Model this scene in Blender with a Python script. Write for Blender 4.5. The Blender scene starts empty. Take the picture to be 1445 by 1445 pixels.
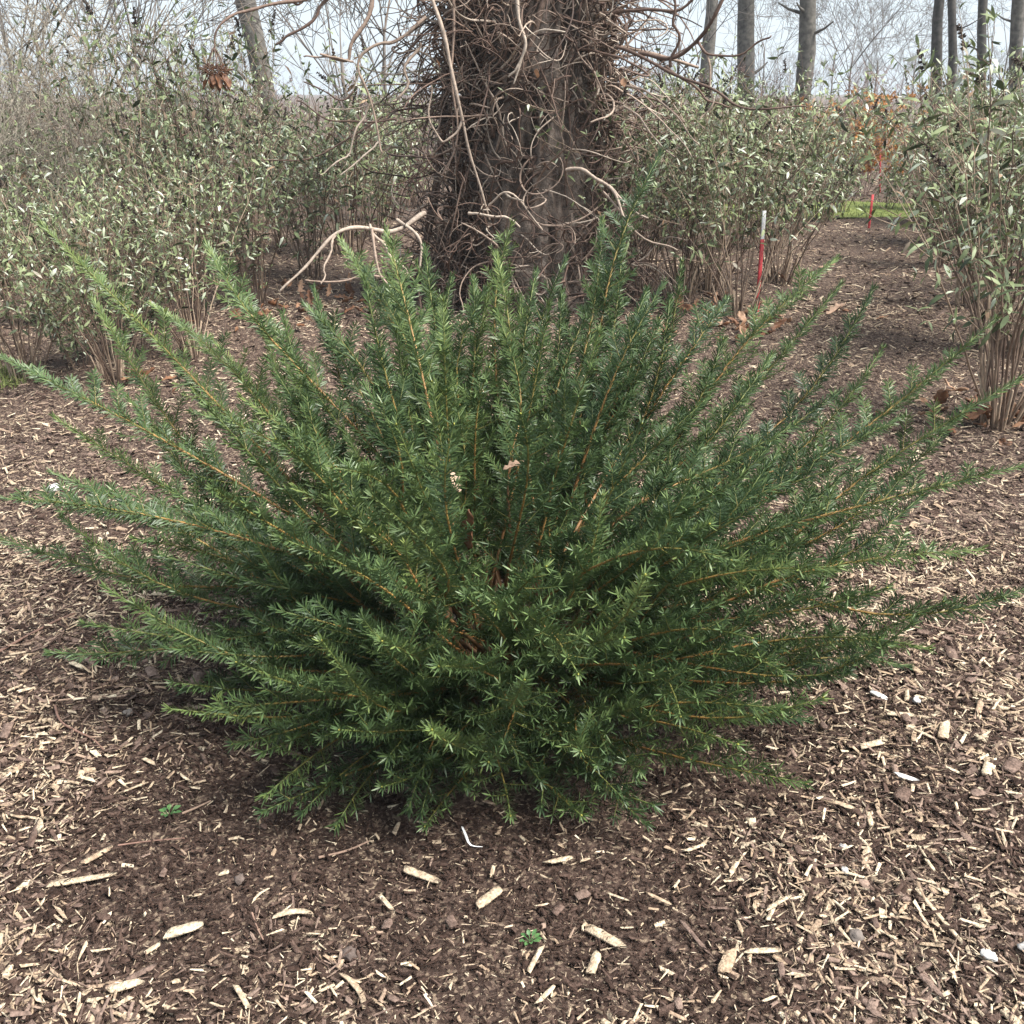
import bpy, math
import numpy as np
from mathutils import Vector, noise as mnoise

rng = np.random.default_rng(11)
R = math.radians
scn = bpy.context.scene
COL = scn.collection

# ------------------------------------------------------------------ camera
H, PITCH, F = 1.45, R(23.0), 1400.0
cam_d = bpy.data.cameras.new('camera')
cam_d.sensor_width = 36.0
cam_d.lens = 36.0 * F / 1445.0
cam_d.clip_start = 0.02
cam_d.clip_end = 2000
cam = bpy.data.objects.new('camera', cam_d)
cam.location = (0, 0, H)
cam.rotation_euler = (math.pi / 2 - PITCH, 0, 0)
COL.objects.link(cam)
scn.camera = cam

# ------------------------------------------------------------------ sky, sun, exposure
SUN_EL, SUN_ROT = R(56), R(112)         # thinly veiled sun to the right, a little behind the camera
w = bpy.data.worlds.new('World')
scn.world = w
w.use_nodes = True
nt = w.node_tree
bg = nt.nodes['Background']
sky = nt.nodes.new('ShaderNodeTexSky')
sky.sky_type = 'NISHITA'
sky.sun_disc = False
sky.sun_elevation = SUN_EL
sky.sun_rotation = SUN_ROT
sky.air_density = 1.0
sky.dust_density = 4.0
mx = nt.nodes.new('ShaderNodeMix')
mx.data_type = 'RGBA'
mx.inputs[0].default_value = 0.72
nt.links.new(sky.outputs[0], mx.inputs[6])
mx.inputs[7].default_value = (4.1, 4.75, 5.3, 1)      # even cloud veil over the blue
nt.links.new(mx.outputs[2], bg.inputs[0])
bg.inputs[1].default_value = 0.12

sun_d = bpy.data.lights.new('sun', 'SUN')
sun_d.energy = 5.0
sun_d.angle = R(26)
sun_d.color = (1.0, 0.97, 0.92)
sun = bpy.data.objects.new('sun', sun_d)
sv = Vector((math.sin(SUN_ROT) * math.cos(SUN_EL), math.cos(SUN_ROT) * math.cos(SUN_EL), math.sin(SUN_EL)))
sun.rotation_euler = sv.to_track_quat('Z', 'Y').to_euler()
sun.location = (8, 10, 20)
COL.objects.link(sun)

vs = scn.view_settings
vs.view_transform = 'Standard'
vs.look = 'None'
vs.exposure = 1.0
vs.gamma = 1.0
vs.use_curve_mapping = False
cy = scn.cycles
cy.max_bounces = 6
cy.diffuse_bounces = 2
cy.glossy_bounces = 2
cy.transmission_bounces = 3
cy.transparent_max_bounces = 8
cy.volume_bounces = 0
cy.use_denoising = True
cy.sample_clamp_indirect = 6

# ------------------------------------------------------------------ pixel helpers
FWD = np.array([0, math.cos(PITCH), -math.sin(PITCH)])
UP = np.array([0, math.sin(PITCH), math.cos(PITCH)])
CAM = np.array([0, 0, H])


def ray(px, py):
    return FWD + np.array([1.0, 0, 0]) * ((px - 722.5) / F) + UP * ((722.5 - py) / F)


def at_Y(px, py, Y):
    d = ray(px, py)
    return CAM + d * (Y / d[1])


def on_ground(px, py, z=0.0):
    d = ray(px, py)
    return CAM + d * ((z - H) / d[2])


# ------------------------------------------------------------------ object helpers
def link(o, parent=None):
    COL.objects.link(o)
    if parent is not None:
        o.parent = parent
    return o


def tag(o, label=None, cat=None, group=None, kind=None):
    if label: o['label'] = label
    if cat: o['category'] = cat
    if group: o['group'] = group
    if kind: o['kind'] = kind
    return o


def empty(name, loc=(0, 0, 0), rz=0.0, s=1.0):
    o = bpy.data.objects.new(name, None)
    o.empty_display_size = 0.1
    o.location = tuple(float(c) for c in loc)
    o.rotation_euler = (0, 0, rz)
    o.scale = (s, s, s)
    return link(o)


def mesh_from(name, V, Q, mat, attrs=None, smooth=False):
    """V (n,3), Q (m,4) quads; attrs: name -> per-vertex floats."""
    V = np.asarray(V, dtype=np.float32)
    Q = np.asarray(Q, dtype=np.int32)
    me = bpy.data.meshes.new(name)
    k = Q.shape[1]
    me.vertices.add(len(V))
    me.vertices.foreach_set('co', V.ravel())
    me.loops.add(Q.size)
    me.loops.foreach_set('vertex_index', Q.ravel())
    me.polygons.add(len(Q))
    me.polygons.foreach_set('loop_start', np.arange(0, Q.size, k, dtype=np.int32))
    if smooth:
        me.polygons.foreach_set('use_smooth', np.ones(len(Q), dtype=bool))
    me.update(calc_edges=True)
    for an, av in (attrs or {}).items():
        a = me.attributes.new(an, 'FLOAT', 'POINT')
        a.data.foreach_set('value', np.asarray(av, dtype=np.float32))
    me.materials.append(mat)
    return me


def mobj(name, me, parent=None):
    return link(bpy.data.objects.new(name, me), parent)


class Geo:
    """collects quads with per-vertex attributes v (piece random) and t (along piece)"""
    def __init__(self):
        self.V, self.Q, self.v, self.t, self.n = [], [], [], [], 0

    def add(self, V, Q, v, t):
        self.V.append(V); self.Q.append(Q + self.n)
        self.v.append(np.broadcast_to(v, len(V)) if np.ndim(v) == 0 else v)
        self.t.append(np.broadcast_to(t, len(V)) if np.ndim(t) == 0 else t)
        self.n += len(V)
        return self

    def mesh(self, name, mat, smooth=False):
        if not self.V:
            self.V = [np.zeros((4, 3))]; self.Q = [np.array([[0, 1, 2, 3]])]
            self.v = [np.zeros(4)]; self.t = [np.zeros(4)]
        return mesh_from(name, np.concatenate(self.V), np.concatenate(self.Q), mat,
                         {'v': np.concatenate(self.v), 't': np.concatenate(self.t)}, smooth)

    def obj(self, name, mat, parent=None, smooth=False):
        return mobj(name, self.mesh(name, mat, smooth), parent)


def unit(a):
    a = np.asarray(a, float)
    return a / np.maximum(np.linalg.norm(a, axis=-1, keepdims=True), 1e-9)


def tube(pts, rad, n=5, cap=True):
    pts = np.asarray(pts, float)
    k = len(pts)
    rad = np.broadcast_to(np.asarray(rad, float), k)
    T = unit(np.gradient(pts, axis=0))
    m = np.abs(T).mean(axis=0)
    ref = np.zeros(3); ref[int(np.argmin(m))] = 1
    A = unit(np.cross(T, ref)); B = np.cross(T, A)
    th = np.arange(n) * 2 * math.pi / n
    ring = A[:, None, :] * np.cos(th)[None, :, None] + B[:, None, :] * np.sin(th)[None, :, None]
    V = (pts[:, None, :] + ring * rad[:, None, None]).reshape(-1, 3)
    i = np.arange(k - 1)[:, None] * n
    j = np.arange(n)[None, :]
    j2 = (j + 1) % n
    Q = np.stack([i + j, i + j2, i + n + j2, i + n + j], axis=-1).reshape(-1, 4)
    t = np.repeat(np.linspace(0, 1, k), n)
    if cap:                                  # close the end with a point
        V = np.concatenate([V, [pts[-1] + T[-1] * rad[-1] * 0.8]])
        t = np.concatenate([t, [1.0]])
        e = (k - 1) * n
        ee = []
        for a in range(0, n, 2):
            ee.append([e + a, e + (a + 1) % n, e + (a + 2) % n if a + 1 < n else e + 0, k * n])
        ee = [q for q in ee if len(set(q)) == 4]
        if ee:
            Q = np.concatenate([Q, np.array(ee)])
    return V, Q, t


def ribbons(base, d, nrm, L, W, prof, secs, fold=0.25, droop=0.0, crease=True):
    """N creased ribbon leaves: 3 verts across, len(secs) along. returns V, Q, elem index, t"""
    base = np.asarray(base, float); d = unit(d)
    N = len(base)
    L = np.broadcast_to(L, N); W = np.broadcast_to(W, N); droop = np.broadcast_to(droop, N)
    side = unit(np.cross(d, nrm)); nn = np.cross(side, d)
    S = len(secs)
    V = np.empty((N, S, 3, 3))
    for k, (s, p) in enumerate(zip(secs, prof)):
        c = base + d * (L * s)[:, None] - nn * (droop * L * s * s)[:, None]
        off = side * (W * p * 0.5)[:, None]
        up = nn * (W * p * fold)[:, None]
        V[:, k, 0] = c - off + up
        V[:, k, 1] = c
        V[:, k, 2] = c + off + up
    if not crease:                       # plain blade, two verts across
        V = V[:, :, [0, 2], :]
        q2 = [[k * 2, k * 2 + 1, k * 2 + 3, k * 2 + 2] for k in range(S - 1)]
        Q = (np.arange(N)[:, None, None] * (S * 2) + np.array(q2)[None]).reshape(-1, 4)
        return V.reshape(-1, 3), Q, np.repeat(np.arange(N), S * 2), np.tile(np.repeat(np.array(secs, float), 2), N)
    per = S * 3
    q = []
    for k in range(S - 1):
        for c in range(2):
            a = k * 3 + c
            q.append([a, a + 1, a + 4, a + 3])
    Q = (np.arange(N)[:, None, None] * per + np.array(q)[None]).reshape(-1, 4)
    el = np.repeat(np.arange(N), per)
    t = np.tile(np.repeat(np.array(secs, float), 3), N)
    return V.reshape(-1, 3), Q, el, t


def rand_dirs(n):
    a = rng.normal(size=(n, 3))
    return unit(a)


# ------------------------------------------------------------------ materials
def new_mat(name):
    m = bpy.data.materials.new(name)
    m.use_nodes = True
    return m, m.node_tree, m.node_tree.nodes['Principled BSDF']


def ramp(nt, stops, interp='LINEAR'):
    r = nt.nodes.new('ShaderNodeValToRGB')
    r.color_ramp.interpolation = interp
    e = r.color_ramp.elements
    while len(e) < len(stops):
        e.new(0.5)
    for el, (p, c) in zip(e, stops):
        el.position = p
        el.color = (*c, 1)
    return r


def attr_mat(name, stops, rough=0.6, spec=0.4, attr='v', tstops=None, tfac=0.5, noise_amt=0.25, noise_scale=60.0,
             trans=0.0, interp='LINEAR', bump=0.0, bump_scale=120.0):
    m, nt, b = new_mat(name)
    L = nt.links
    a = nt.nodes.new('ShaderNodeAttribute'); a.attribute_name = attr
    r = ramp(nt, stops, interp)
    L.new(a.outputs['Fac'], r.inputs[0])
    col = r.outputs[0]
    if tstops:
        a2 = nt.nodes.new('ShaderNodeAttribute'); a2.attribute_name = 't'
        r2 = ramp(nt, tstops)
        L.new(a2.outputs['Fac'], r2.inputs[0])
        x = nt.nodes.new('ShaderNodeMix'); x.data_type = 'RGBA'
        x.inputs[0].default_value = tfac
        L.new(col, x.inputs[6]); L.new(r2.outputs[0], x.inputs[7])
        col = x.outputs[2]
    if noise_amt:
        tc = nt.nodes.new('ShaderNodeTexCoord')
        n = nt.nodes.new('ShaderNodeTexNoise')
        n.inputs['Scale'].default_value = noise_scale
        n.inputs['Detail'].default_value = 4
        L.new(tc.outputs['Object'], n.inputs['Vector'])
        mr = nt.nodes.new('ShaderNodeMapRange')
        mr.inputs[1].default_value = 0.3; mr.inputs[2].default_value = 0.7
        mr.inputs[3].default_value = 1 - noise_amt; mr.inputs[4].default_value = 1 + noise_amt
        L.new(n.outputs[0], mr.inputs[0])
        x = nt.nodes.new('ShaderNodeMix'); x.data_type = 'RGBA'; x.blend_type = 'MULTIPLY'
        x.inputs[0].default_value = 1
        L.new(col, x.inputs[6]); L.new(mr.outputs[0], x.inputs[7])
        col = x.outputs[2]
        if bump:
            n2 = nt.nodes.new('ShaderNodeTexNoise')
            n2.inputs['Scale'].default_value = bump_scale
            n2.inputs['Detail'].default_value = 6
            L.new(tc.outputs['Object'], n2.inputs['Vector'])
            bp = nt.nodes.new('ShaderNodeBump')
            bp.inputs['Strength'].default_value = bump
            bp.inputs['Distance'].default_value = 0.01
            L.new(n2.outputs[0], bp.inputs['Height'])
            L.new(bp.outputs[0], b.inputs['Normal'])
    L.new(col, b.inputs['Base Color'])
    b.inputs['Roughness'].default_value = rough
    b.inputs['Specular IOR Level'].default_value = spec
    if trans:
        out = nt.nodes['Material Output']
        tr = nt.nodes.new('ShaderNodeBsdfTranslucent')
        L.new(col, tr.inputs[0])
        ms = nt.nodes.new('ShaderNodeMixShader')
        ms.inputs[0].default_value = trans
        L.new(b.outputs[0], ms.inputs[1]); L.new(tr.outputs[0], ms.inputs[2])
        L.new(ms.outputs[0], out.inputs[0])
    return m


M = {}
M['needle'] = attr_mat('yew_needle', [(0, (0.026, 0.048, 0.020)), (0.4, (0.056, 0.094, 0.034)), (0.75, (0.105, 0.152, 0.048)), (1, (0.18, 0.22, 0.065))],
                       rough=0.46, spec=0.4, noise_amt=0.15, noise_scale=9, trans=0.06)
M['yew_stem'] = attr_mat('yew_stem', [(0, (0.06, 0.035, 0.02)), (0.4, (0.20, 0.095, 0.03)), (0.65, (0.28, 0.155, 0.045)), (0.85, (0.15, 0.14, 0.035)), (1, (0.09, 0.13, 0.035))],
                         attr='t', rough=0.55, noise_amt=0.3, noise_scale=90)
M['yew_bud'] = attr_mat('yew_bud', [(0, (0.30, 0.30, 0.06)), (1, (0.42, 0.38, 0.09))], noise_amt=0.1)
CHIP = [(0.00, (0.022, 0.014, 0.011)), (0.26, (0.05, 0.031, 0.024)), (0.42, (0.092, 0.060, 0.047)), (0.56, (0.165, 0.115, 0.092)),
        (0.64, (0.25, 0.178, 0.14)), (0.74, (0.32, 0.23, 0.155)), (0.86, (0.49, 0.395, 0.28)), (1.0, (0.63, 0.535, 0.39))]
M['chip'] = attr_mat('wood_chip', CHIP, rough=0.9, spec=0.1, noise_amt=0.45, noise_scale=170, bump=0.5, bump_scale=300)
M['chip_white'] = attr_mat('bleached_wood', [(0, (0.66, 0.63, 0.58)), (1, (0.78, 0.76, 0.72))], rough=0.7, noise_amt=0.12, noise_scale=90)
M['stone'] = attr_mat('stone', [(0, (0.09, 0.062, 0.05)), (0.5, (0.19, 0.165, 0.145)), (1, (0.62, 0.60, 0.57))], rough=0.85, noise_amt=0.35, noise_scale=60, bump=0.4)
M['twig'] = attr_mat('ground_twig', [(0, (0.10, 0.055, 0.04)), (0.5, (0.2, 0.115, 0.085)), (1, (0.34, 0.25, 0.18))], rough=0.75, noise_amt=0.3, noise_scale=80)
M['dead_leaf'] = attr_mat('dead_leaf', [(0, (0.075, 0.032, 0.017)), (0.4, (0.19, 0.085, 0.04)), (0.75, (0.33, 0.19, 0.11)), (1, (0.47, 0.33, 0.24))],
                          rough=0.6, noise_amt=0.3, noise_scale=45, trans=0.2, bump=0.2)
M['bud_leaf'] = attr_mat('shrub_leaf', [(0, (0.028, 0.038, 0.020)), (0.25, (0.065, 0.086, 0.036)), (0.5, (0.15, 0.185, 0.078)), (0.66, (0.24, 0.275, 0.135)), (0.78, (0.36, 0.40, 0.29)), (0.86, (0.52, 0.54, 0.44)), (0.9, (0.16, 0.095, 0.055)), (1, (0.34, 0.24, 0.15))],
                         rough=0.6, spec=0.35, noise_amt=0.25, noise_scale=20, trans=0.08)
M['bud_stem'] = attr_mat('shrub_stem', [(0, (0.075, 0.045, 0.032)), (0.5, (0.17, 0.115, 0.08)), (1, (0.36, 0.27, 0.19))], rough=0.75, noise_amt=0.3, noise_scale=30)
M['spike'] = attr_mat('dried_spike', [(0, (0.018, 0.013, 0.011)), (1, (0.075, 0.05, 0.036))], rough=0.9, noise_amt=0.4, noise_scale=100)
M['tan_twig'] = attr_mat('tan_twig', [(0, (0.15, 0.125, 0.10)), (0.6, (0.24, 0.20, 0.155)), (1, (0.36, 0.32, 0.25))], rough=0.8, noise_amt=0.2, noise_scale=20)
M['red_twig'] = attr_mat('red_twig', [(0, (0.10, 0.06, 0.05)), (1, (0.24, 0.15, 0.12))], rough=0.8, noise_amt=0.2, noise_scale=20)
M['rust_leaf'] = attr_mat('rust_leaf', [(0, (0.30, 0.12, 0.035)), (0.6, (0.55, 0.26, 0.075)), (1, (0.66, 0.40, 0.17))], rough=0.6, noise_amt=0.2, noise_scale=20, trans=0.25)
M['vine'] = attr_mat('vine_stem', [(0, (0.03, 0.02, 0.016)), (0.35, (0.085, 0.05, 0.036)), (0.6, (0.15, 0.095, 0.07)), (0.8, (0.29, 0.215, 0.165)), (1, (0.48, 0.40, 0.32))],
                     rough=0.75, noise_amt=0.3, noise_scale=40, bump=0.3, bump_scale=90)
M['far_wood'] = attr_mat('far_wood', [(0, (0.10, 0.085, 0.075)), (1, (0.19, 0.165, 0.145))], rough=0.85, noise_amt=0.2, noise_scale=2)
M['grey_bark'] = attr_mat('grey_bark', [(0, (0.075, 0.068, 0.058)), (1, (0.13, 0.118, 0.10))], rough=0.85, noise_amt=0.55, noise_scale=11, bump=0.6, bump_scale=25)
M['dark_bark'] = attr_mat('dark_grey_bark', [(0, (0.04, 0.034, 0.029)), (1, (0.07, 0.062, 0.054))], rough=0.85, noise_amt=0.55, noise_scale=11, bump=0.6, bump_scale=25)
M['grass'] = attr_mat('grass', [(0, (0.09, 0.115, 0.03)), (0.6, (0.18, 0.22, 0.06)), (1, (0.30, 0.31, 0.12))], rough=0.55, noise_amt=0.2, noise_scale=3, trans=0.2)
M['weed'] = attr_mat('weed_leaf', [(0, (0.05, 0.13, 0.04)), (1, (0.12, 0.24, 0.08))], rough=0.5, noise_amt=0.1, trans=0.2)
M['red'] = attr_mat('red_paint', [(0, (0.36, 0.028, 0.036)), (1, (0.46, 0.045, 0.05))], rough=0.65, noise_amt=0.4, noise_scale=25)
M['white'] = attr_mat('white_paint', [(0, (0.72, 0.70, 0.68)), (1, (0.78, 0.77, 0.75))], rough=0.5, noise_amt=0.08, noise_scale=40)


def ground_mat(name, stops, scale=18.0, bump=0.8):
    m, nt, b = new_mat(name)
    L = nt.links
    tc = nt.nodes.new('ShaderNodeTexCoord')
    n1 = nt.nodes.new('ShaderNodeTexNoise'); n1.inputs['Scale'].default_value = scale; n1.inputs['Detail'].default_value = 8; n1.inputs['Roughness'].default_value = 0.75
    n2 = nt.nodes.new('ShaderNodeTexVoronoi'); n2.inputs['Scale'].default_value = scale * 4
    L.new(tc.outputs['Object'], n1.inputs['Vector']); L.new(tc.outputs['Object'], n2.inputs['Vector'])
    x = nt.nodes.new('ShaderNodeMix'); x.inputs[0].default_value = 0.4
    L.new(n1.outputs[0], x.inputs[2]); L.new(n2.outputs['Color'], x.inputs[3])
    r = ramp(nt, stops)
    L.new(x.outputs[0], r.inputs[0])
    L.new(r.outputs[0], b.inputs['Base Color'])
    bp = nt.nodes.new('ShaderNodeBump'); bp.inputs['Strength'].default_value = bump; bp.inputs['Distance'].default_value = 0.02
    L.new(x.outputs[0], bp.inputs['Height']); L.new(bp.outputs[0], b.inputs['Normal'])
    b.inputs['Roughness'].default_value = 0.9
    b.inputs['Specular IOR Level'].default_value = 0.2
    return m


M['mulch'] = ground_mat('mulch_floor', [(0.25, (0.022, 0.014, 0.011)), (0.45, (0.05, 0.031, 0.024)), (0.58, (0.125, 0.084, 0.064)), (0.72, (0.34, 0.26, 0.18))], 34, 1.0)
M['field'] = ground_mat('field', [(0.25, (0.08, 0.06, 0.04)), (0.5, (0.14, 0.105, 0.07)), (0.75, (0.22, 0.175, 0.12))], 2.0)
M['lawn'] = ground_mat('lawn', [(0.25, (0.06, 0.075, 0.02)), (0.5, (0.13, 0.16, 0.04)), (0.75, (0.22, 0.24, 0.08))], 6.0)


# ------------------------------------------------------------------ ground
BC = np.array([-0.02, 2.22, 0.0])          # foot of the yew


def gz(x, y):
    """gentle relief of the mulch bed, vectorised"""
    x = np.asarray(x, float); y = np.asarray(y, float)
    z = 0.012 * np.sin(x * 3.1 + 1.2 * np.sin(y * 2.3)) * np.cos(y * 2.7 + 0.7)
    z = z + 0.007 * np.sin(x * 9.3 + y * 4.1) * np.sin(y * 8.2 - x * 3.3)
    r2 = (x - BC[0]) ** 2 + (y - BC[1]) ** 2
    z = z + 0.03 * np.exp(-(np.sqrt(r2) - 1.15) ** 2 / 0.09) - 0.015 * np.exp(-r2 / 0.5)
    fade = np.clip((16 - y) / 4, 0, 1)
    return z * fade


def grid_mesh(name, x0, x1, y0, y1, nx, ny, mat, zf, xs=None, ys=None):
    xs = np.linspace(x0, x1, nx) if xs is None else xs
    ys = np.linspace(y0, y1, ny) if ys is None else ys
    nx, ny = len(xs), len(ys)
    X, Y = np.meshgrid(xs, ys)
    V = np.stack([X, Y, zf(X, Y)], -1).reshape(-1, 3)
    i = (np.arange(ny - 1)[:, None] * nx + np.arange(nx - 1)[None]).ravel()
    Q = np.stack([i, i + 1, i + nx + 1, i + nx], -1)
    return mesh_from(name, V, Q, mat, None, True)


xs = np.concatenate([[-333, -100, -40, -20, -12], np.linspace(-8, 8, 160), [12, 20, 40, 100, 333]])
ys = np.concatenate([[-11, -6, -2], np.linspace(0, 12, 160), [14, 17, 22, 40, 80, 200, 448]])
g = mobj('ground', grid_mesh('ground', 0, 0, 0, 0, 0, 0, M['mulch'], lambda X, Y: gz(X, Y), xs, ys))
tag(g, 'brown wood mulch bed under the yew and the shrubs', 'ground', kind='structure')


# ---- lawn strip crossing behind the beds
def lawn_z(X, Y):
    return gz(X, Y) + 0.012


lw = mobj('lawn', grid_mesh('lawn', 1.6, 40, 12.6, 14.4, 260, 14, M['lawn'], lawn_z))
_n = len(lw.data.vertices); _c = np.empty(_n * 3, dtype=np.float32); lw.data.vertices.foreach_get('co', _c)
_c = _c.reshape(-1, 3); _c[:, 1] += .16 * np.sin(_c[:, 0] * 1.7) + .09 * np.sin(_c[:, 0] * 4.3)
lw.data.vertices.foreach_set('co', _c.ravel())
tag(lw, 'bright green grass path crossing behind the shrub beds', 'lawn', kind='structure')


def grass_patch(name, cx, cy, rx, ry, n, hmin, hmax, box=False):
    if box:
        x = rng.uniform(cx - rx, cx + rx, n); y = rng.uniform(cy - ry, cy + ry, n)
    else:
        a = rng.uniform(0, 2 * math.pi, n); r = np.sqrt(rng.uniform(0, 1, n))
        x = cx + rx * r * np.cos(a); y = cy + ry * r * np.sin(a)
    if box: y = y + .16 * np.sin(x * 1.7) + .09 * np.sin(x * 4.3) + rng.normal(0, .05, n)
    base = np.stack([x, y, gz(x, y)], -1)
    d = unit(rng.normal(size=(n, 3)) * 0.45 + [0, 0, 1])
    nrm = rand_dirs(n)
    V, Q, el, t = ribbons(base, d, nrm, rng.uniform(hmin, hmax, n), rng.uniform(0.004, 0.009, n), [1, 0.8, 0.1], [0, 0.5, 1], 0.1, rng.uniform(0, .4, n))
    v = rng.uniform(0, 1, n)
    return Geo().add(V, Q, v[el], t).obj(name, M['grass'])


tag(grass_patch('grass', 6.5, 13.55, 5, 1.12, 6500, 0.03, 0.08, True), 'short bright grass blades of the path behind the beds', 'grass', kind='stuff')
p = on_ground(-5, 540)
tag(grass_patch('grass', p[0] - 0.1, p[1], 0.28, 0.3, 900, 0.02, 0.06), 'small green grass patch at the edge of the mulch beside the shrub bed', 'grass', kind='stuff')

# ------------------------------------------------------------------ mulch chips (fine ones: uncountable)
CH_V = np.array([[-.5, -.5, 0], [.5, -.35, 0], [.5, .35, 0], [-.5, .5, 0], [-.46, -.42, 1], [.40, -.3, 1], [.47, .25, 1], [-.42, .46, 1]], float)
CH_Q = np.array([[4, 5, 6, 7], [0, 1, 5, 4], [2, 3, 7, 6]])


def chip_geo(x, y, L, W, T, yaw, tilt, roll, v, zoff=0.0):
    n = len(x)
    V = np.broadcast_to(CH_V, (n, 8, 3)).copy()
    V[:, :, :2] += rng.normal(size=(n, 8, 2)) * 0.09
    bend = rng.normal(size=n)[:, None] * 0.10
    V[:, :, 0] *= L[:, None]; V[:, :, 1] *= W[:, None]; V[:, :, 2] *= T[:, None]
    V[:, :, 1] += bend * V[:, :, 0] ** 2 / np.maximum(L[:, None], 1e-6) * 2
    V[:, :, 2] -= T[:, None] * 0.5
    c, s = np.cos(roll)[:, None], np.sin(roll)[:, None]
    yy, zz = V[:, :, 1].copy(), V[:, :, 2].copy()
    V[:, :, 1] = yy * c - zz * s; V[:, :, 2] = yy * s + zz * c
    c, s = np.cos(tilt)[:, None], np.sin(tilt)[:, None]
    xx, zz = V[:, :, 0].copy(), V[:, :, 2].copy()
    V[:, :, 0] = xx * c - zz * s; V[:, :, 2] = xx * s + zz * c
    c, s = np.cos(yaw)[:, None], np.sin(yaw)[:, None]
    xx, yy = V[:, :, 0].copy(), V[:, :, 1].copy()
    V[:, :, 0] = xx * c - yy * s + x[:, None]; V[:, :, 1] = xx * s + yy * c + y[:, None]
    V[:, :, 2] += (gz(x, y) + T * 0.4 + np.abs(np.sin(tilt)) * L * 0.25 + zoff)[:, None]
    Q = (np.arange(n)[:, None, None] * 8 + CH_Q[None]).reshape(-1, 4)
    return V.reshape(-1, 3), Q, np.repeat(v, 8), np.zeros(n * 8)


def soil_ring(x, y):
    """1 on the dark crumbly planting soil round the yew's foot, 0 on the coarse mulch"""
    r = np.sqrt(((x + 0.12) / 0.95) ** 2 + ((y - 1.82) / 0.86) ** 2)
    wob = 0.13 * np.sin(np.arctan2(y - 2.0, x + .2) * 5 + 1) + 0.09 * np.sin(x * 13 + y * 7) + 0.07 * np.sin(x * 29 - y * 23)
    return np.clip((1.0 - r + wob) / 0.42, 0, 1)


def scatter(n, x0, x1, y0, y1, dens):
    out = []
    got = 0
    while got < n:
        x = rng.uniform(x0, x1, n); y = rng.uniform(y0, y1, n)
        k = rng.uniform(0, 1, n) < dens(x, y)
        out.append(np.stack([x[k], y[k]], -1)); got += k.sum()
    o = np.concatenate(out)[:n]
    return o[:, 0], o[:, 1]


FB_V = np.array([[-.5, -.5, 0], [-.5, 0, 1], [-.5, .5, 0], [.5, -.35, 0], [.5, 0, .8], [.5, .35, 0]], float)
FB_Q = np.array([[0, 3, 4, 1], [1, 4, 5, 2]])


def fibre_geo(x, y, L, W, T, yaw, tilt, v, zoff):
    """slender splinters: little ridged strips"""
    n = len(x)
    V = np.broadcast_to(FB_V, (n, 6, 3)).copy()
    V[:, :, 0] += rng.normal(size=(n, 6)) * 0.09
    V[:, :, 1] += rng.normal(size=(n, 6)) * 0.18
    V[:, :, 0] *= L[:, None]; V[:, :, 1] *= W[:, None]; V[:, :, 2] *= T[:, None]
    c, s_ = np.cos(tilt)[:, None], np.sin(tilt)[:, None]
    xx, zz = V[:, :, 0].copy(), V[:, :, 2].copy()
    V[:, :, 0] = xx * c - zz * s_; V[:, :, 2] = xx * s_ + zz * c
    c, s_ = np.cos(yaw)[:, None], np.sin(yaw)[:, None]
    xx, yy = V[:, :, 0].copy(), V[:, :, 1].copy()
    V[:, :, 0] = xx * c - yy * s_ + x[:, None]; V[:, :, 1] = xx * s_ + yy * c + y[:, None]
    V[:, :, 2] += (gz(x, y) + np.abs(np.sin(tilt)) * L * 0.3 + zoff)[:, None]
    Q = (np.arange(n)[:, None, None] * 6 + FB_Q[None]).reshape(-1, 4)
    return V.reshape(-1, 3), Q, np.repeat(v, 6), np.zeros(n * 6)


def mulch_layer(geo, n, x0, x1, y0, y1, dens, lmin, lmax, pale, thin=True):
    x, y = scatter(n, x0, x1, y0, y1, dens)
    q = rng.uniform(0, 1, n)
    L = lmin + (lmax - lmin) * q ** 3.4
    soil = soil_ring(x, y)
    L *= 1 - 0.38 * soil
    clump = 0.5 + 0.5 * np.sin(x * 5.1 + 2 * np.sin(y * 3.7)) * np.sin(y * 4.3 + 1.7 * np.sin(x * 2.9))
    pp = pale * (0.6 + 0.8 * clump) * (1 - 0.66 * soil)
    u = rng.uniform(0, 1, n)
    v = np.where(u < pp, np.clip(rng.normal(0.785, 0.085, n), .6, 1), rng.beta(1.6, 1.6, n) * 0.72 * (1 - 0.42 * soil))
    if thin:
        W = np.clip(L * rng.uniform(0.07, 0.30, n) * rng.uniform(.6, 1.1, n), 0.0010, 0.007)
        geo.add(*fibre_geo(x, y, L, W, W * rng.uniform(.3, .7, n), rng.uniform(0, 2 * math.pi, n) , rng.normal(0, 0.28, n), v, rng.uniform(0.001, 0.013, n)))
    else:
        W = np.clip(L * rng.uniform(0.22, 0.6, n), 0.002, 0.02)
        T = np.clip(W * rng.uniform(0.12, 0.4, n), 0.0007, 0.004)
        geo.add(*chip_geo(x, y, L, W, T, rng.uniform(0, 2 * math.pi, n), rng.normal(0, 0.2, n), rng.normal(0, 0.45, n), v, rng.uniform(0, 0.006, n)))


def in_view(x, y, m=0.35):
    return np.abs(x) < 0.56 * (y * 0.92 + 0.57) + m


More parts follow.
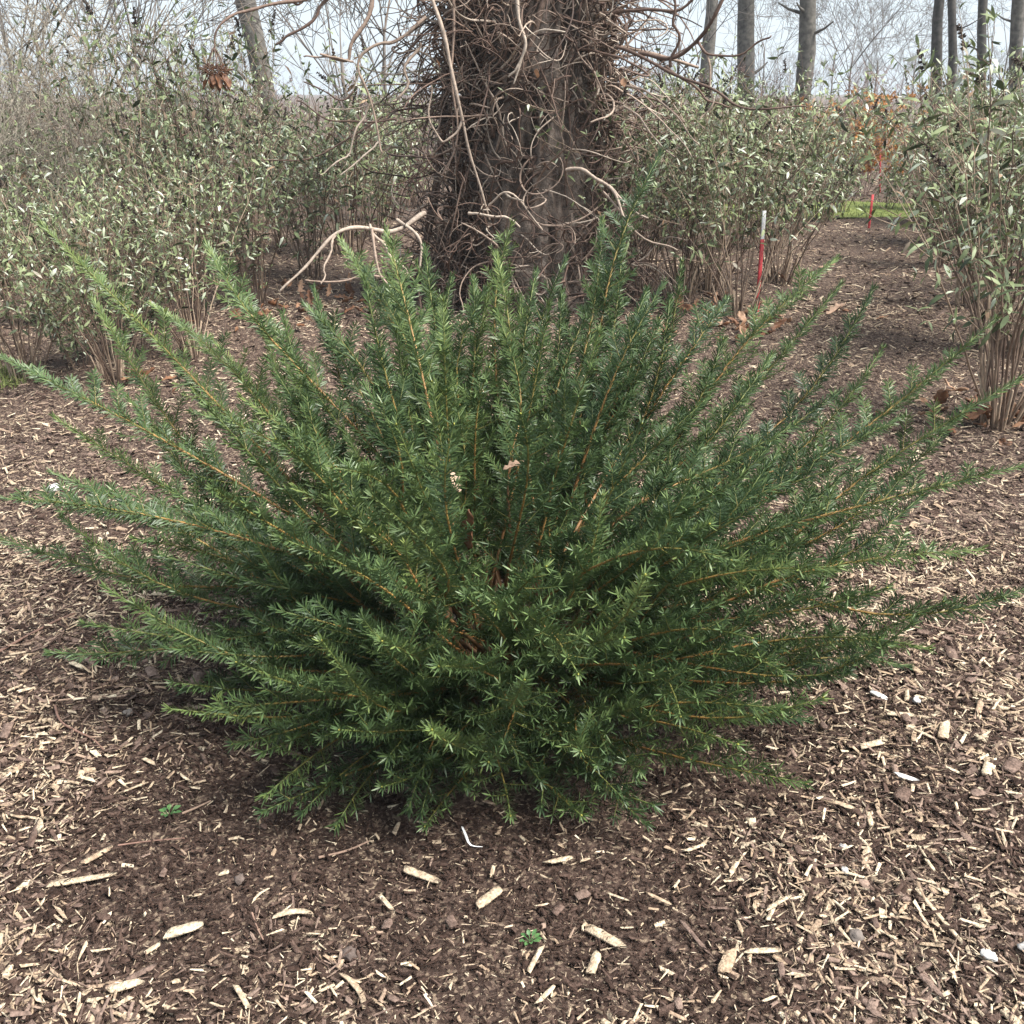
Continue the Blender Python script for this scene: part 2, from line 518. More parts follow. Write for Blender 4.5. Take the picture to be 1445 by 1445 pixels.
G = Geo()
near_d = lambda x, y: in_view(x, y) * (np.hypot(x - BC[0], (y - BC[1]) * 1.1) > .5) * np.minimum(1, (1.7 / y) ** 1.3)
mid_d = lambda x, y: in_view(x, y) * np.minimum(1, (3.0 / y) ** 1.6)
mulch_layer(G, 44000, -2.0, 2.0, 0.75, 3.2, near_d, 0.005, 0.040, 0.17, False)
mulch_layer(G, 110000, -2.0, 2.0, 0.75, 3.2, near_d, 0.004, 0.040, 0.44)
mulch_layer(G, 21000, -4.2, 4.2, 2.6, 7.5, mid_d, 0.010, 0.05, 0.20, False)
mulch_layer(G, 64000, -4.2, 4.2, 2.6, 7.5, mid_d, 0.009, 0.048, 0.44)
far_d = lambda x, y: in_view(x, y, 0.6) * np.minimum(1, (7.0 / y) ** 1.5)
mulch_layer(G, 8000, -6, 7, 6.5, 12.6, far_d, 0.03, 0.08, 0.25, False)
mulch_layer(G, 14000, -6, 7, 6.5, 12.6, far_d, 0.03, 0.09, 0.46)
mulch_layer(G, 5000, -9, 10, 14.6, 24, lambda x, y: in_view(x, y, 0.6), 0.05, 0.14, 0.34, False)
tag(G.obj('mulch', M['chip']), 'shredded wood and bark mulch covering the beds', 'mulch', kind='stuff')

# ------------------------------------------------------------------ yew shrub
# tips read off the photo: pixel x, pixel y, distance in metres (a spreading vase about 2.3 m wide)
TIPS = [
    (60, 318, 2.85), (292, 345, 2.85), (2, 503, 2.7), (78, 590, 2.5), (75, 668, 2.4), (-8, 702, 2.15), (-15, 755, 2.2), (72, 922, 1.98),
    (70, 705, 2.45), (180, 560, 2.7), (215, 430, 2.95), (130, 420, 2.9), (300, 480, 2.85), (390, 620, 1.95), (295, 575, 1.95), (398, 760, 1.62),
    (528, 702, 1.58), (335, 935, 1.58), (300, 1000, 1.62), (150, 830, 1.95), (190, 760, 2.15), (120, 880, 2.0), (240, 690, 2.2),
    (480, 338, 2.95), (545, 325, 2.75), (625, 425, 2.40), (722, 315, 2.95), (700, 360, 2.85), (850, 310, 3.05), (932, 215, 3.1), (845, 470, 2.25),
    (880, 335, 3.0), (962, 370, 2.9), (515, 395, 2.45), (690, 405, 2.7), (775, 430, 2.6), (600, 350, 2.95), (430, 430, 2.75), (400, 510, 2.55), (515, 545, 2.2),
    (640, 600, 1.95), (735, 585, 1.95), (560, 470, 2.6), (1020, 480, 2.75), (905, 600, 2.05), (930, 450, 2.75),
    (1180, 365, 3.05), (1185, 402, 2.95), (1232, 408, 2.95), (1245, 492, 2.75), (1405, 450, 2.7), (1438, 535, 2.45), (1450, 655, 2.25), (1455, 828, 1.95),
    (1350, 590, 2.5), (1270, 590, 2.6), (1385, 775, 2.05), (1310, 915, 1.9), (1135, 1105, 1.7), (1030, 790, 1.72), (975, 675, 1.95), (910, 812, 1.55),
    (815, 950, 1.42), (1160, 720, 2.05), (1210, 650, 2.3), (1120, 600, 2.5), (1180, 800, 1.85), (1250, 830, 1.9), (1160, 985, 1.72), (1060, 900, 1.65),
    (912, 1162, 1.62), (375, 1122, 1.66), (610, 1030, 1.48), (600, 1165, 1.62), (475, 1165, 1.64), (690, 1075, 1.5), (820, 1060, 1.52), (960, 1010, 1.58),
    (480, 1030, 1.56), (540, 905, 1.55), (455, 905, 1.6), (700, 860, 1.62), (620, 940, 1.52), (770, 800, 1.75), (850, 700, 1.95), (470, 660, 1.9), (560, 600, 2.1),
    (240, 1000, 1.8), (330, 1050, 1.7), (1040, 1050, 1.65), (1100, 1000, 1.7), (720, 1150, 1.6), (820, 1150, 1.6), (540, 1110, 1.58),
    (1090, 500, 2.8), (1000, 560, 2.6), (800, 560, 2.35), (690, 520, 2.4), (610, 540, 2.3), (340, 560, 2.4), (250, 520, 2.7), (420, 690, 1.95),
    (1080, 660, 2.1), (1000, 740, 1.9), (880, 900, 1.58), (740, 960, 1.5), (1300, 700, 2.2), (1330, 850, 1.95), (1240, 900, 1.85),
]
tips = np.array([at_Y(*t) for t in TIPS])
tips[:, 2] = np.maximum(tips[:, 2], 0.05)
FRONT = [at_Y(rng.uniform(330, 1080), rng.uniform(800, 1130), rng.uniform(1.5, 1.78)) for _ in range(16)]
FRONT = BC + (np.array(FRONT) - BC) * .78
FLANK = [at_Y(rng.uniform(110, 470), rng.uniform(660, 1010), rng.uniform(1.75, 2.25)) for _ in range(22)]
FLANK += [at_Y(rng.uniform(950, 1320), rng.uniform(640, 1030), rng.uniform(1.72, 2.3)) for _ in range(24)]
FLANK = BC + (np.array(FLANK) - BC) * rng.uniform(.78, .98, (len(FLANK), 1))
FRONT = np.concatenate([FRONT, FLANK]); FRONT[:, 2] = np.maximum(FRONT[:, 2], .06)
LOW = np.array([at_Y(rng.uniform(370, 930), rng.uniform(1060, 1150), rng.uniform(1.60, 1.72)) for _ in range(20)])
LOW[:, 2] = np.maximum(LOW[:, 2], .05)
FRONT = np.concatenate([FRONT, LOW])
INNER = np.array([at_Y(rng.uniform(330, 1130), rng.uniform(520, 760), rng.uniform(2.1, 2.65)) for _ in range(30)])
BACK = np.array([at_Y(rng.uniform(330, 1080), rng.uniform(370, 500), rng.uniform(2.6, 3.0)) for _ in range(14)] + [at_Y(rng.uniform(480, 920), rng.uniform(345, 420), rng.uniform(2.75, 3.0)) for _ in range(12)])
FRONT = np.concatenate([FRONT, INNER, BACK])
n_fill = 26
fill = []
while len(fill) < n_fill:
    i, j = rng.integers(0, len(tips), 2)
    if i == j or np.linalg.norm(tips[i] - tips[j]) > 0.65:
        continue
    if len(fill) < 20 and min(tips[i][1], tips[j][1]) < 2.2: continue
    u = rng.uniform(0.2, 0.8)
    p = tips[i] * u + tips[j] * (1 - u)
    p = BC + (p - BC) * (rng.uniform(0.70, 0.97) if p[1] > 2.2 else rng.uniform(0.55, 0.84)) + rng.normal(size=3) * 0.05
    p[2] = max(p[2], 0.07)
    fill.append(p)
all_tips = np.concatenate([tips, FRONT, np.array(fill)])
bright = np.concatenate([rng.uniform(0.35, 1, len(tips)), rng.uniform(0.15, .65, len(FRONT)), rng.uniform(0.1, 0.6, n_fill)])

yew = empty('yew_shrub', BC)
tag(yew, 'dark green spreading yew shrub with long needled shoots growing from the mulch', 'shrub')
YB = BC.copy()


def shoot_needles(pts, per_m, t0, flat, v0, geo, nlen, fade_in=True):
    """needles along a polyline; flat: 0 all round, 1 two-ranked"""
    seg = np.linalg.norm(np.diff(pts, axis=0), axis=1)
    cum = np.concatenate([[0], np.cumsum(seg)])
    tot = cum[-1]
    n = max(6, int(tot * (1 - t0) * per_m))
    s = (t0 + (1 - t0) * (np.arange(n) + rng.uniform(-.3, .3, n)) / n) * tot
    s = np.clip(s, 0, tot * 0.999)
    k = np.clip(np.searchsorted(cum, s) - 1, 0, len(seg) - 1)
    u = (s - cum[k]) / seg[k]
    P = pts[k] + (pts[k + 1] - pts[k]) * u[:, None]
    T = unit(pts[k + 1] - pts[k])
    up = np.array([0, 0, 1.0])
    sd = unit(np.cross(T, up) + 1e-4)
    un = np.cross(sd, T)
    ph = np.arange(n) * 2.39996 + rng.normal(0, .25, n)
    cx, cz = np.cos(ph), np.sin(ph)
    cz = np.where(cz < 0, cz * (1 - 0.75 * flat) + 0.12, cz * (1 - 0.45 * flat) + 0.12)
    cx = np.sign(cx) * np.abs(cx) ** (1 - 0.6 * flat)
    rad = unit(sd * cx[:, None] + un * cz[:, None])
    endf = np.clip((s / tot - 0.9) / 0.1, 0, 1)
    ang = np.radians(rng.normal(57, 8, n)) * (1 - 0.55 * endf)
    d = unit(T * np.cos(ang)[:, None] + rad * np.sin(ang)[:, None] + rng.normal(size=(n, 3)) * 0.06)
    nrm = unit(np.cross(np.cross(d, T), d) * -1 + rng.normal(size=(n, 3)) * 0.25)   # flat face looks along the shoot
    nrm = unit(nrm * 0.55 + up * 0.45 + un * 0.25)
    L = nlen * rng.uniform(0.75, 1.15, n) * (1 - 0.35 * endf)
    if fade_in:
        L *= np.clip(0.55 + (s / tot - t0) * 6, 0.55, 1)
    m = 10 if fade_in else 4                                          # star of needles round the end bud
    ph = np.arange(m) * 2.39996; sp = np.radians(rng.uniform(18, 62, m))
    T1, s1, u1 = T[-1], sd[-1], un[-1]
    r1 = s1 * np.cos(ph)[:, None] + u1 * np.sin(ph)[:, None]
    d = np.concatenate([d, unit(T1 * np.cos(sp)[:, None] + r1 * np.sin(sp)[:, None])])
    P = np.concatenate([P, np.repeat(pts[-1:], m, 0)]); rad = np.concatenate([rad, r1])
    nrm = np.concatenate([nrm, unit(T1 - r1 * .3 + up * .3)]); L = np.concatenate([L, nlen * rng.uniform(.55, .9, m)])
    s = np.concatenate([s, np.full(m, tot)]); n += m
    V, Q, el, t = ribbons(P + rad * 0.0015, d, nrm, L, rng.uniform(0.0030, 0.0038, n), [0.5, 1.0, 0.3], [0, 0.5, 1.0], -0.16, rng.uniform(-0.12, 0.10, n), False)
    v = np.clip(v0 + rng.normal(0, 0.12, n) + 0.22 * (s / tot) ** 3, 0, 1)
    geo.add(V, Q, v[el], t)


for bi, tip in enumerate(all_tips):
    named = bi < len(tips)
    a = rng.uniform(0, 2 * math.pi); r = 0.16 * math.sqrt(rng.uniform())
    out = unit((tip - YB) * [1, 1, 0])
    B = YB + np.array([math.cos(a) * r, math.sin(a) * r, rng.uniform(0.02, 0.12)]) + out * 0.06
    Ltot = np.linalg.norm(tip - B)
    k = 14
    tt = np.linspace(0, 1, k)
    bow = rng.normal(0.02, 0.06) * Ltot
    wob = rng.normal(size=3) * 0.028 * Ltot
    hor = np.array([0, 0, 1.0])
    pts = B + (tip - B) * tt[:, None]
    pts = pts - hor * (np.sin(tt * math.pi) * bow)[:, None] + (np.sin(tt * math.pi * 2) [:, None] * wob)
    pts[:, 2] = np.maximum(pts[:, 2], 0.03)
    v0 = 0.06 + 0.46 * bright[bi] + rng.normal(0, 0.07) + (.10 if tip[0] < .1 and tip[2] > .55 else 0)   # high shoots on the left are a yellower green
    gs, gn = Geo(), Geo()
    rad = np.interp(tt, [0, 0.5, 1], [0.0050, 0.0026, 0.0011]) * (0.8 + 0.5 * Ltot)
    V, Q, t = tube(pts, rad, 6)
    gs.add(V, Q, 0.5, np.clip(t * 1.02 - 0.02 * rng.uniform(), 0, 1))
    nl = rng.uniform(0.024, 0.031)
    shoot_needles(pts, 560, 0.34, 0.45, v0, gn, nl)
    # side sprays
    T = unit(np.gradient(pts, axis=0))
    s = 0.36
    sgn = 1 if rng.uniform() < .5 else -1
    while s < 0.93:
        i = s * (k - 1); i0 = int(i); f = i - i0
        P = pts[i0] * (1 - f) + pts[i0 + 1] * f
        Td = T[i0]
        sd = unit(np.cross(Td, [0, 0, 1]))
        un = np.cross(sd, Td)
        rot = rng.normal(0.2, 0.42)
        side = sd * sgn * math.cos(rot) + un * math.sin(rot)
        al = R(rng.normal(46, 9))
        d = unit(Td * math.cos(al) + side * math.sin(al))
        env = np.interp(s, [0.2, 0.45, 0.75, 0.93], [0.13, 0.125, 0.085, 0.028])
        if not named: env *= 0.9
        sl = env * rng.uniform(0.6, 1.15)
        kk = 4
        q = np.linspace(0, 1, kk)
        lp = P + d * (q * sl)[:, None] + np.array([0, 0, 1]) * (0.12 * sl * q ** 2)[:, None]
        lp[:, 2] = np.maximum(lp[:, 2], 0.02)
        V, Q, t = tube(lp, np.interp(q, [0, 1], [0.0014, 0.0007]), 3, False)
        gs.add(V, Q, 0.5, 0.78 + 0.22 * t)
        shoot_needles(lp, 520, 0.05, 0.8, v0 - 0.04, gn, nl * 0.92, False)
        sgn = -sgn
        s += rng.uniform(0.028, 0.046) / Ltot
    gs.V = [x - YB for x in gs.V]
    gn.V = [x - YB for x in gn.V]
    br = gs.obj('branch', M['yew_stem'], yew, True)
    nd = tag(gn.obj('needles', M['needle'], br), kind='stuff')
    if named:                                     # bud at the very tip
        V, Q, t = tube(np.array([pts[-1], pts[-1] + T[-1] * .003, pts[-1] + T[-1] * .006]) - YB, [0.0016, 0.0024, 0.0008], 5)
        Geo().add(V, Q, rng.uniform(), t).obj('bud', M['yew_bud'], br, True)

# ------------------------------------------------------------------ big trunk with climbing vine
YS = 1.185
TC = at_Y(752, 300, 6.45 * YS); TC[2] = 0
TX, TY = TC[0], TC[1]


def trunk_r(z):
    return (0.43 + 0.17 * np.exp(-np.maximum(z, 0) / 0.35) - 0.010 * z) * YS * .95


def build_trunk():
    nz, na = 270, 170
    zs = np.linspace(-0.1, 5.2, nz)
    th = np.linspace(0, 2 * math.pi, na, endpoint=False)
    V = np.empty((nz, na, 3))
    tt = np.empty((nz, na))
    for i, z in enumerate(zs):
        r0 = float(trunk_r(z))
        for j, a in enumerate(th):
            c, s = math.cos(a), math.sin(a)
            p1 = Vector((c * 7.5, s * 7.5, z * 1.9))
            p2 = Vector((c * 13, s * 13, z * 3.4 + 7))
            ridge = 1 - abs(mnoise.noise(p1 + Vector((mnoise.noise(p1 * .7), 0, 0)))) * 2.4
            fine = mnoise.noise(p2) * 0.5
            lobes = 0.035 * math.sin(a * 3 + 0.6) * math.exp(-max(z, 0) / 0.7) + 0.018 * mnoise.noise(Vector((c * 1.3, s * 1.3, z * .5)))
            plate = max(-1.0, ridge) * 0.040 + fine * 0.020 + 0.010 * mnoise.noise(p2 * 2.3)
            r = r0 + lobes + plate
            V[i, j] = (c * r, s * r, z)
            tt[i, j] = min(1, max(0, 0.35 + plate * 14))
    i = np.arange(nz - 1)[:, None] * na; j = np.arange(na)[None]
    Q = np.stack([i + j, i + (j + 1) % na, i + na + (j + 1) % na, i + na + j], -1).reshape(-1, 4)
    return V.reshape(-1, 3), Q, tt.ravel()


M['bark'] = attr_mat('trunk_bark', [(0, (0.055, 0.040, 0.032)), (0.5, (0.105, 0.080, 0.064)), (1, (0.175, 0.142, 0.118))], attr='t', rough=0.9, spec=0.2,
                     noise_amt=0.45, noise_scale=26, bump=1.0, bump_scale=85)
tree = empty('tree', (TX, TY, 0))
tag(tree, 'massive old trunk with furrowed brown bark wrapped in vine stems', 'tree')
V, Q, t = build_trunk()
Geo().add(V, Q, 0.5, t).obj('trunk', M['bark'], tree, True)
for a, l in ((0.4, 3.2), (2.3, 3.0), (3.9, 3.4), (5.4, 2.8)):
    q = np.linspace(0, 1, 9)
    pts = np.array([0, 0, 4.9]) + np.stack([np.cos(a) * q * l * .8, np.sin(a) * q * l * .8, q * l * (0.7 + .3 * q)], -1)
    V, Q, t = tube(pts, np.interp(q, [0, 1], [.25, .05]), 9)
    Geo().add(V, Q, 0.5, 0.5).obj('limb', M['bark'], tree, True)


def curly(start, d, length, step=0.03, curl=0.5, grav=0.0, up=0.0, trunk=True, clear=0.015):
    n = max(4, int(length / step))
    p = np.array(start, float); d = unit(d)
    ax = rand_dirs(1)[0]
    pts = [p.copy()]
    amp = rng.normal(0, 1) * curl
    for i in range(n):
        if rng.uniform() < 0.12:
            amp = rng.normal(0, 1) * curl; ax = rand_dirs(1)[0]
        d = unit(d + np.cross(ax, d) * amp * step * 9 + np.array([0, 0, up - grav]) * step * 4 + rng.normal(size=3) * 0.05)
        p = p + d * step
        if trunk:
            q = p - [TX, TY, 0]
            rr = math.hypot(q[0], q[1]); lim = float(trunk_r(p[2])) + clear + 0.012
            if rr < lim:
                k = lim / max(rr, 1e-3)
                p = np.array([TX + q[0] * k, TY + q[1] * k, p[2]])
        if p[2] < 0.01: p[2] = 0.01
        pts.append(p.copy())
    return np.array(pts)


def smooth(pts, n=None, it=2):
    """Chaikin corner cutting"""
    pts = np.asarray(pts, float)
    for _ in range(it):
        a = pts[:-1] * .75 + pts[1:] * .25; b = pts[:-1] * .25 + pts[1:] * .75
        m = np.empty((len(a) * 2, 3)); m[0::2] = a; m[1::2] = b
        pts = np.concatenate([pts[:1], m, pts[-1:]])
    return pts


vine = empty('climbing_vine', (TX, TY, 0))
tag(vine, 'leafless climbing vine with tangled curly twigs clinging around the old trunk', 'vine')
VO = np.array([TX, TY, 0])


def vstem(name, pts, r0, r1, v, sides=6):
    q = np.linspace(0, 1, len(pts))
    rr = np.interp(q, [0, 1], [r0, r1]) * (1 + 0.12 * np.sin(q * 37 + rng.uniform(0, 6)))
    V, Q, t = tube(pts - VO, rr, sides)
    return Geo().add(V, Q, float(np.clip(v, 0, 1)), t).obj(name, M['vine'], vine, True)


def surf(px, py, lift=0.02):
    """point on the trunk's front surface under a pixel"""
    d = ray(px, py)
    for Y in np.linspace(5.5 * YS, 6.6 * YS, 110):
        p = CAM + d * (Y / d[1])
        if math.hypot(p[0] - TX, p[1] - TY) < float(trunk_r(p[2])) + lift:
            return p
    return CAM + d * ((TY - 0.05) / d[1])


# thick stems hugging the bark, traced (pixel points), radius start/end, tone
HUG = [
    ([(600, 420), (640, 300), (680, 215), (712, 150), (745, 80), (770, -10)], .024, .016, .66),
    ([(760, 90), (830, 62), (880, 66), (930, 78), (985, 95)], .014, .008, .75),
    ([(585, 430), (604, 330), (622, 230), (628, 120), (638, 20), (640, -30)], .028, .02, .40),
    ([(610, 430), (640, 340), (652, 230), (660, 130), (668, 40), (672, -30)], .045, .032, .34),
    ([(650, 330), (700, 245), (740, 215), (800, 238), (850, 236), (900, 262)], .013, .008, .62),
    ([(685, 225), (735, 195), (758, 140), (775, 105)], .009, .005, .78),
    ([(690, 400), (700, 330), (740, 250), (790, 165), (815, 110)], .011, .007, .45),
    ([(820, 420), (838, 300), (845, 200), (850, 90), (852, -20)], .016, .010, .42),
    ([(870, 430), (872, 330), (868, 240), (862, 120), (866, 0)], .018, .012, .38),
    ([(780, 0), (790, 60), (800, 120), (806, 200), (800, 290)], .008, .005, .5),
    ([(540, 330), (600, 300), (680, 290), (760, 235), (830, 170)], .007, .004, .5),
    ([(590, 120), (650, 100), (720, 95), (800, 80), (870, 92)], .010, .006, .4),
    ([(610, 250), (660, 200), (700, 130), (760, 60), (790, 10)], .008, .005, .58),
]
for pl, r0, r1, v in HUG:
    pts = np.array([surf(*p, 0.01 + r0) for p in pl])
    vstem('stem', smooth(pts), r0 * YS, r1 * YS, v, 7)
# pale hanging stems and arms that stand clear of the trunk: pixel, distance
FREE = [
    ([(600, -30, 5.85), (625, 40, 5.8), (635, 95, 5.78), (650, 150, 5.78), (652, 170, 5.8), (660, 210, 5.8), (675, 250, 5.82), (690, 310, 5.85)], .009, .004, .86),
    ([(655, 165, 5.8), (640, 190, 5.79), (628, 205, 5.79), (615, 190, 5.8), (605, 165, 5.82), (608, 120, 5.85)], .006, .003, .84),
    ([(728, -30, 5.8), (730, 20, 5.78), (742, 55, 5.76), (740, 75, 5.75), (728, 100, 5.75), (718, 108, 5.76)], .008, .004, .92),
    ([(740, 70, 5.76), (733, 95, 5.75), (725, 118, 5.75)], .005, .003, .95),
    ([(640, -20, 5.9), (640, 60, 5.86), (636, 120, 5.84), (650, 200, 5.83), (622, 250, 5.85)], .006, .003, .7),
    ([(595, 60, 5.9), (570, 95, 5.85), (575, 130, 5.84), (555, 143, 5.82)], .007, .004, .82),
    ([(600, 25, 5.95), (560, 60, 5.9), (530, 62, 5.86), (500, 85, 5.85), (520, 130, 5.84), (535, 200, 5.84), (540, 215, 5.83)], .008, .003, .78),
    ([(535, 200, 5.84), (520, 215, 5.82), (480, 248, 5.78)], .005, .0025, .93),
    ([(520, 150, 5.84), (500, 190, 5.82), (490, 225, 5.8), (450, 245, 5.75)], .005, .0025, .9),
    ([(530, -30, 5.9), (518, 30, 5.85), (492, 70, 5.82), (490, 90, 5.82), (450, 75, 5.75)], .011, .004, .72),
    ([(500, 88, 5.82), (470, 80, 5.78), (440, 80, 5.75), (428, 79, 5.74)], .005, .003, .75),
    ([(560, -30, 5.7), (470, -12, 5.4), (430, 0, 5.3), (390, 4, 5.25), (355, 15, 5.2), (330, 18, 5.15), (312, 32, 5.1), (304, 50, 5.1), (302, 66, 5.1)], .008, .0028, .62),
    ([(470, -12, 5.4), (455, 5, 5.4), (448, 22, 5.38), (425, 42, 5.36), (402, 52, 5.35), (392, 62, 5.35)], .007, .004, .5),
    ([(430, 0, 5.3), (418, 8, 5.3), (405, 0, 5.3), (395, -15, 5.3)], .005, .003, .5),
    ([(600, 300, 5.85), (560, 330, 5.75), (520, 318, 5.68), (475, 328, 5.6), (452, 350, 5.55), (425, 385, 5.5), (395, 410, 5.45)], .012, .004, .9),
    ([(520, 318, 5.68), (540, 345, 5.64), (555, 365, 5.62), (580, 390, 5.6)], .007, .004, .88),
    ([(525, 320, 5.66), (528, 360, 5.6), (540, 395, 5.56), (565, 425, 5.5), (580, 455, 5.45)], .007, .003, .8),
    ([(475, 328, 5.6), (460, 370, 5.5), (455, 400, 5.45)], .006, .003, .85),
    ([(560, 310, 5.8), (590, 330, 5.7), (596, 350, 5.68), (592, 378, 5.66)], .008, .004, .9),
    ([(660, 300, 5.85), (690, 305, 5.8), (718, 306, 5.78), (735, 322, 5.78)], .007, .004, .92),
    ([(690, 290, 5.85), (715, 265, 5.8), (740, 290, 5.8), (765, 325, 5.8)], .005, .003, .88),
    ([(800, 238, 5.85), (830, 242, 5.78), (860, 262, 5.72), (880, 300, 5.66), (890, 330, 5.64)], .009, .004, .86),
    ([(860, 262, 5.72), (895, 300, 5.66), (915, 308, 5.64)], .005, .003, .9),
    ([(850, 270, 5.75), (870, 290, 5.7), (900, 335, 5.65), (955, 352, 5.6)], .005, .003, .82),
    ([(900, 75, 5.9), (950, 85, 5.8), (985, 60, 5.7), (1010, 20, 5.6), (1030, -20, 5.6)], .009, .006, .45),
    ([(870, 65, 5.95), (930, 95, 5.8), (970, 110, 5.7), (1010, 130, 5.6), (1040, 150, 5.55), (1090, 155, 5.5), (1140, 150, 5.5)], .008, .003, .42),
    ([(940, 95, 5.8), (985, 125, 5.7), (1000, 145, 5.7), (1030, 150, 5.66)], .006, .003, .6),
    ([(985, 60, 5.7), (1000, 80, 5.66), (1040, 80, 5.6), (1068, 62, 5.55), (1088, 50, 5.5)], .006, .003, .5),
    ([(1000, 78, 5.66), (1002, 120, 5.64), (1008, 150, 5.6), (985, 170, 5.6)], .005, .0025, .8),
    ([(880, 120, 5.9), (920, 130, 5.8), (960, 170, 5.7), (985, 205, 5.65)], .005, .0025, .8),
    ([(880, 150, 5.9), (905, 165, 5.85), (925, 200, 5.8), (950, 220, 5.75)], .005, .0025, .85),
    ([(865, 20, 6.0), (900, 10, 5.9), (940, 20, 5.8), (975, 5, 5.75), (990, -20, 5.7)], .008, .005, .5),
    ([(945, 95, 5.8), (960, 50, 5.75), (948, 25, 5.72), (955, -15, 5.7)], .007, .004, .55),
    ([(565, 400, 5.8), (520, 385, 5.7), (470, 400, 5.6), (430, 395, 5.5)], .006, .003, .75),
    ([(500, 130, 5.9), (480, 145, 5.86), (462, 130, 5.85), (428, 115, 5.82)], .004, .0025, .35),
    ([(560, 170, 5.95), (520, 170, 5.9), (475, 175, 5.86), (440, 155, 5.84), (418, 140, 5.84)], .0045, .0025, .35),
    ([(540, 165, 5.95), (500, 190, 5.9), (450, 222, 5.88), (405, 228, 5.86), (372, 225, 5.86)], .0045, .0025, .45),
]
for pl, r0, r1, v in FREE:
    pts = smooth(np.array([at_Y(p[0], p[1], p[2] * YS) for p in pl]), it=2)
    pts = pts + np.sin(np.linspace(0, 1, len(pts)) * 17 + rng.uniform(0, 6))[:, None] * rng.normal(size=3) * 0.006
    vstem('stem', pts, r0 * 1.5, r1 * 1.6, v, 6)
# curly branchlets; the ones at the left flank are densest
fine = Geo()
for i in range(1500):
    u = rng.uniform()
    z = rng.uniform(0.05, 2.4) if rng.uniform() < .7 else rng.uniform(1.2, 2.2)
    if u < 0.42: a = rng.normal(math.pi + 0.45, 0.38)          # left flank
    elif u < 0.62: a = rng.normal(-0.25, 0.35)                   # right flank
    else: a = rng.uniform(-math.pi, 0)                         # front
    if rng.uniform() < 0.22: z = abs(rng.normal(0.0, 0.28)) + .05
    if -2.2 < a < -0.6 and z > 0.6 and rng.uniform() < 0.15: continue
    r = float(trunk_r(z)) + 0.02
    st = np.array([TX + math.cos(a) * r, TY + math.sin(a) * r, z])
    outw = np.array([math.cos(a), math.sin(a), 0])
    tang = np.array([-math.sin(a), math.cos(a), 0]) * rng.choice([-1, 1])
    d = outw * rng.uniform(0.15, 1.0) + tang * rng.uniform(0, 1.0) + np.array([0, 0, rng.normal(0.15, 0.6)])
    L = rng.uniform(0.25, 0.85) * (1.3 if u < 0.42 else 1.25 if u < .62 else .95)
    pts = curly(st, d, L, 0.042, .85, grav=rng.uniform(-0.3, 0.5))
    r0 = rng.uniform(0.0048, 0.0105)
    v = rng.choice([0.12, 0.3, 0.46, 0.62, 0.78, 0.92], p=[.10, .16, .22, .20, .19, .13]) + rng.normal(0, .04)
    if i < 285:
        vstem('twig', pts, r0, r0 * 0.55, v, 5)
    else:
        V, Q, t = tube(pts - VO, np.linspace(r0, r0 * .4, len(pts)), 3)
        fine.add(V, Q, float(np.clip(v, 0, 1)), t)
        # short side spur
        j = len(pts) // 2
        sp = curly(pts[j], rand_dirs(1)[0], 0.12, 0.03, 0.7)
        V, Q, t = tube(sp - VO, np.linspace(r0 * .6, r0 * .3, len(sp)), 3)
        fine.add(V, Q, float(np.clip(v + .1, 0, 1)), t)
# mat of thin aerial roots and twigs at the foot and over the flanks
for i in range(1250):
    a = rng.uniform(-math.pi, 0.1) if rng.uniform() < .55 else rng.normal(math.pi + .5, .35)
    z = abs(rng.normal(0.05, 0.30)) if rng.uniform() < .62 else rng.uniform(0.1, 2.2)
    r = float(trunk_r(z)) + rng.uniform(0.01, 0.06)
    st = np.array([TX + math.cos(a) * r, TY + math.sin(a) * r, z])
    tang = np.array([-math.sin(a), math.cos(a), 0]) * rng.choice([-1, 1])
    d = tang * rng.uniform(.2, 1) + np.array([0, 0, rng.normal(0, .7)]) + np.array([math.cos(a), math.sin(a), 0]) * rng.uniform(-.1, .5)
    pts = curly(st, d, rng.uniform(0.12, 0.4), 0.035, 0.9, clear=0.0)
    r0 = rng.uniform(0.0018, 0.0042)
    V, Q, t = tube(pts - VO, np.linspace(r0, r0 * .5, len(pts)), 3)
    fine.add(V, Q, float(np.clip(rng.beta(1.3, 2.2), 0, .9)), t)
tag(fine.obj('fine_twigs', M['vine'], vine), kind='stuff')

# ---- dried flower head hanging from the vine's long left arm


def leaf_geo(n_seg=6, L=0.07, W=0.045, curl=0.4, lobes=0.0, seed=0):
    """one broad curled leaf as a grid of quads, stalk at the origin, pointing +x"""
    r = np.random.default_rng(seed)
    nu, nv = 17, 5
    V = np.empty((nu, nv, 3))
    ph = r.uniform(0, 6)
    for i, u in enumerate(np.linspace(0, 1, nu)):
        wdt = W * 0.5 * (math.sin(math.pi * min(1, u ** 0.8)) ** 0.75 + 0.03) * (1 - lobes * (0.5 + 0.5 * math.cos(u * 25 + 0.5)))
        for j, v in enumerate(np.linspace(-1, 1, nv)):
            x = L * u; y = wdt * v
            zz = curl * L * (0.55 * u * u + 0.35 * (v * v) * (wdt / (W * .5)) * (0.6 + 0.4 * math.sin(ph + u * 4))) + 0.012 * math.sin(u * 9 + v * 3 + ph) * L * 3
            V[i, j] = (x, y, zz)
    i = (np.arange(nu - 1)[:, None] * nv + np.arange(nv - 1)[None]).ravel()
    Q = np.stack([i, i + 1, i + nv + 1, i + nv], -1)
    return V.reshape(-1, 3), Q, np.tile(np.linspace(0, 1, nv), nu)


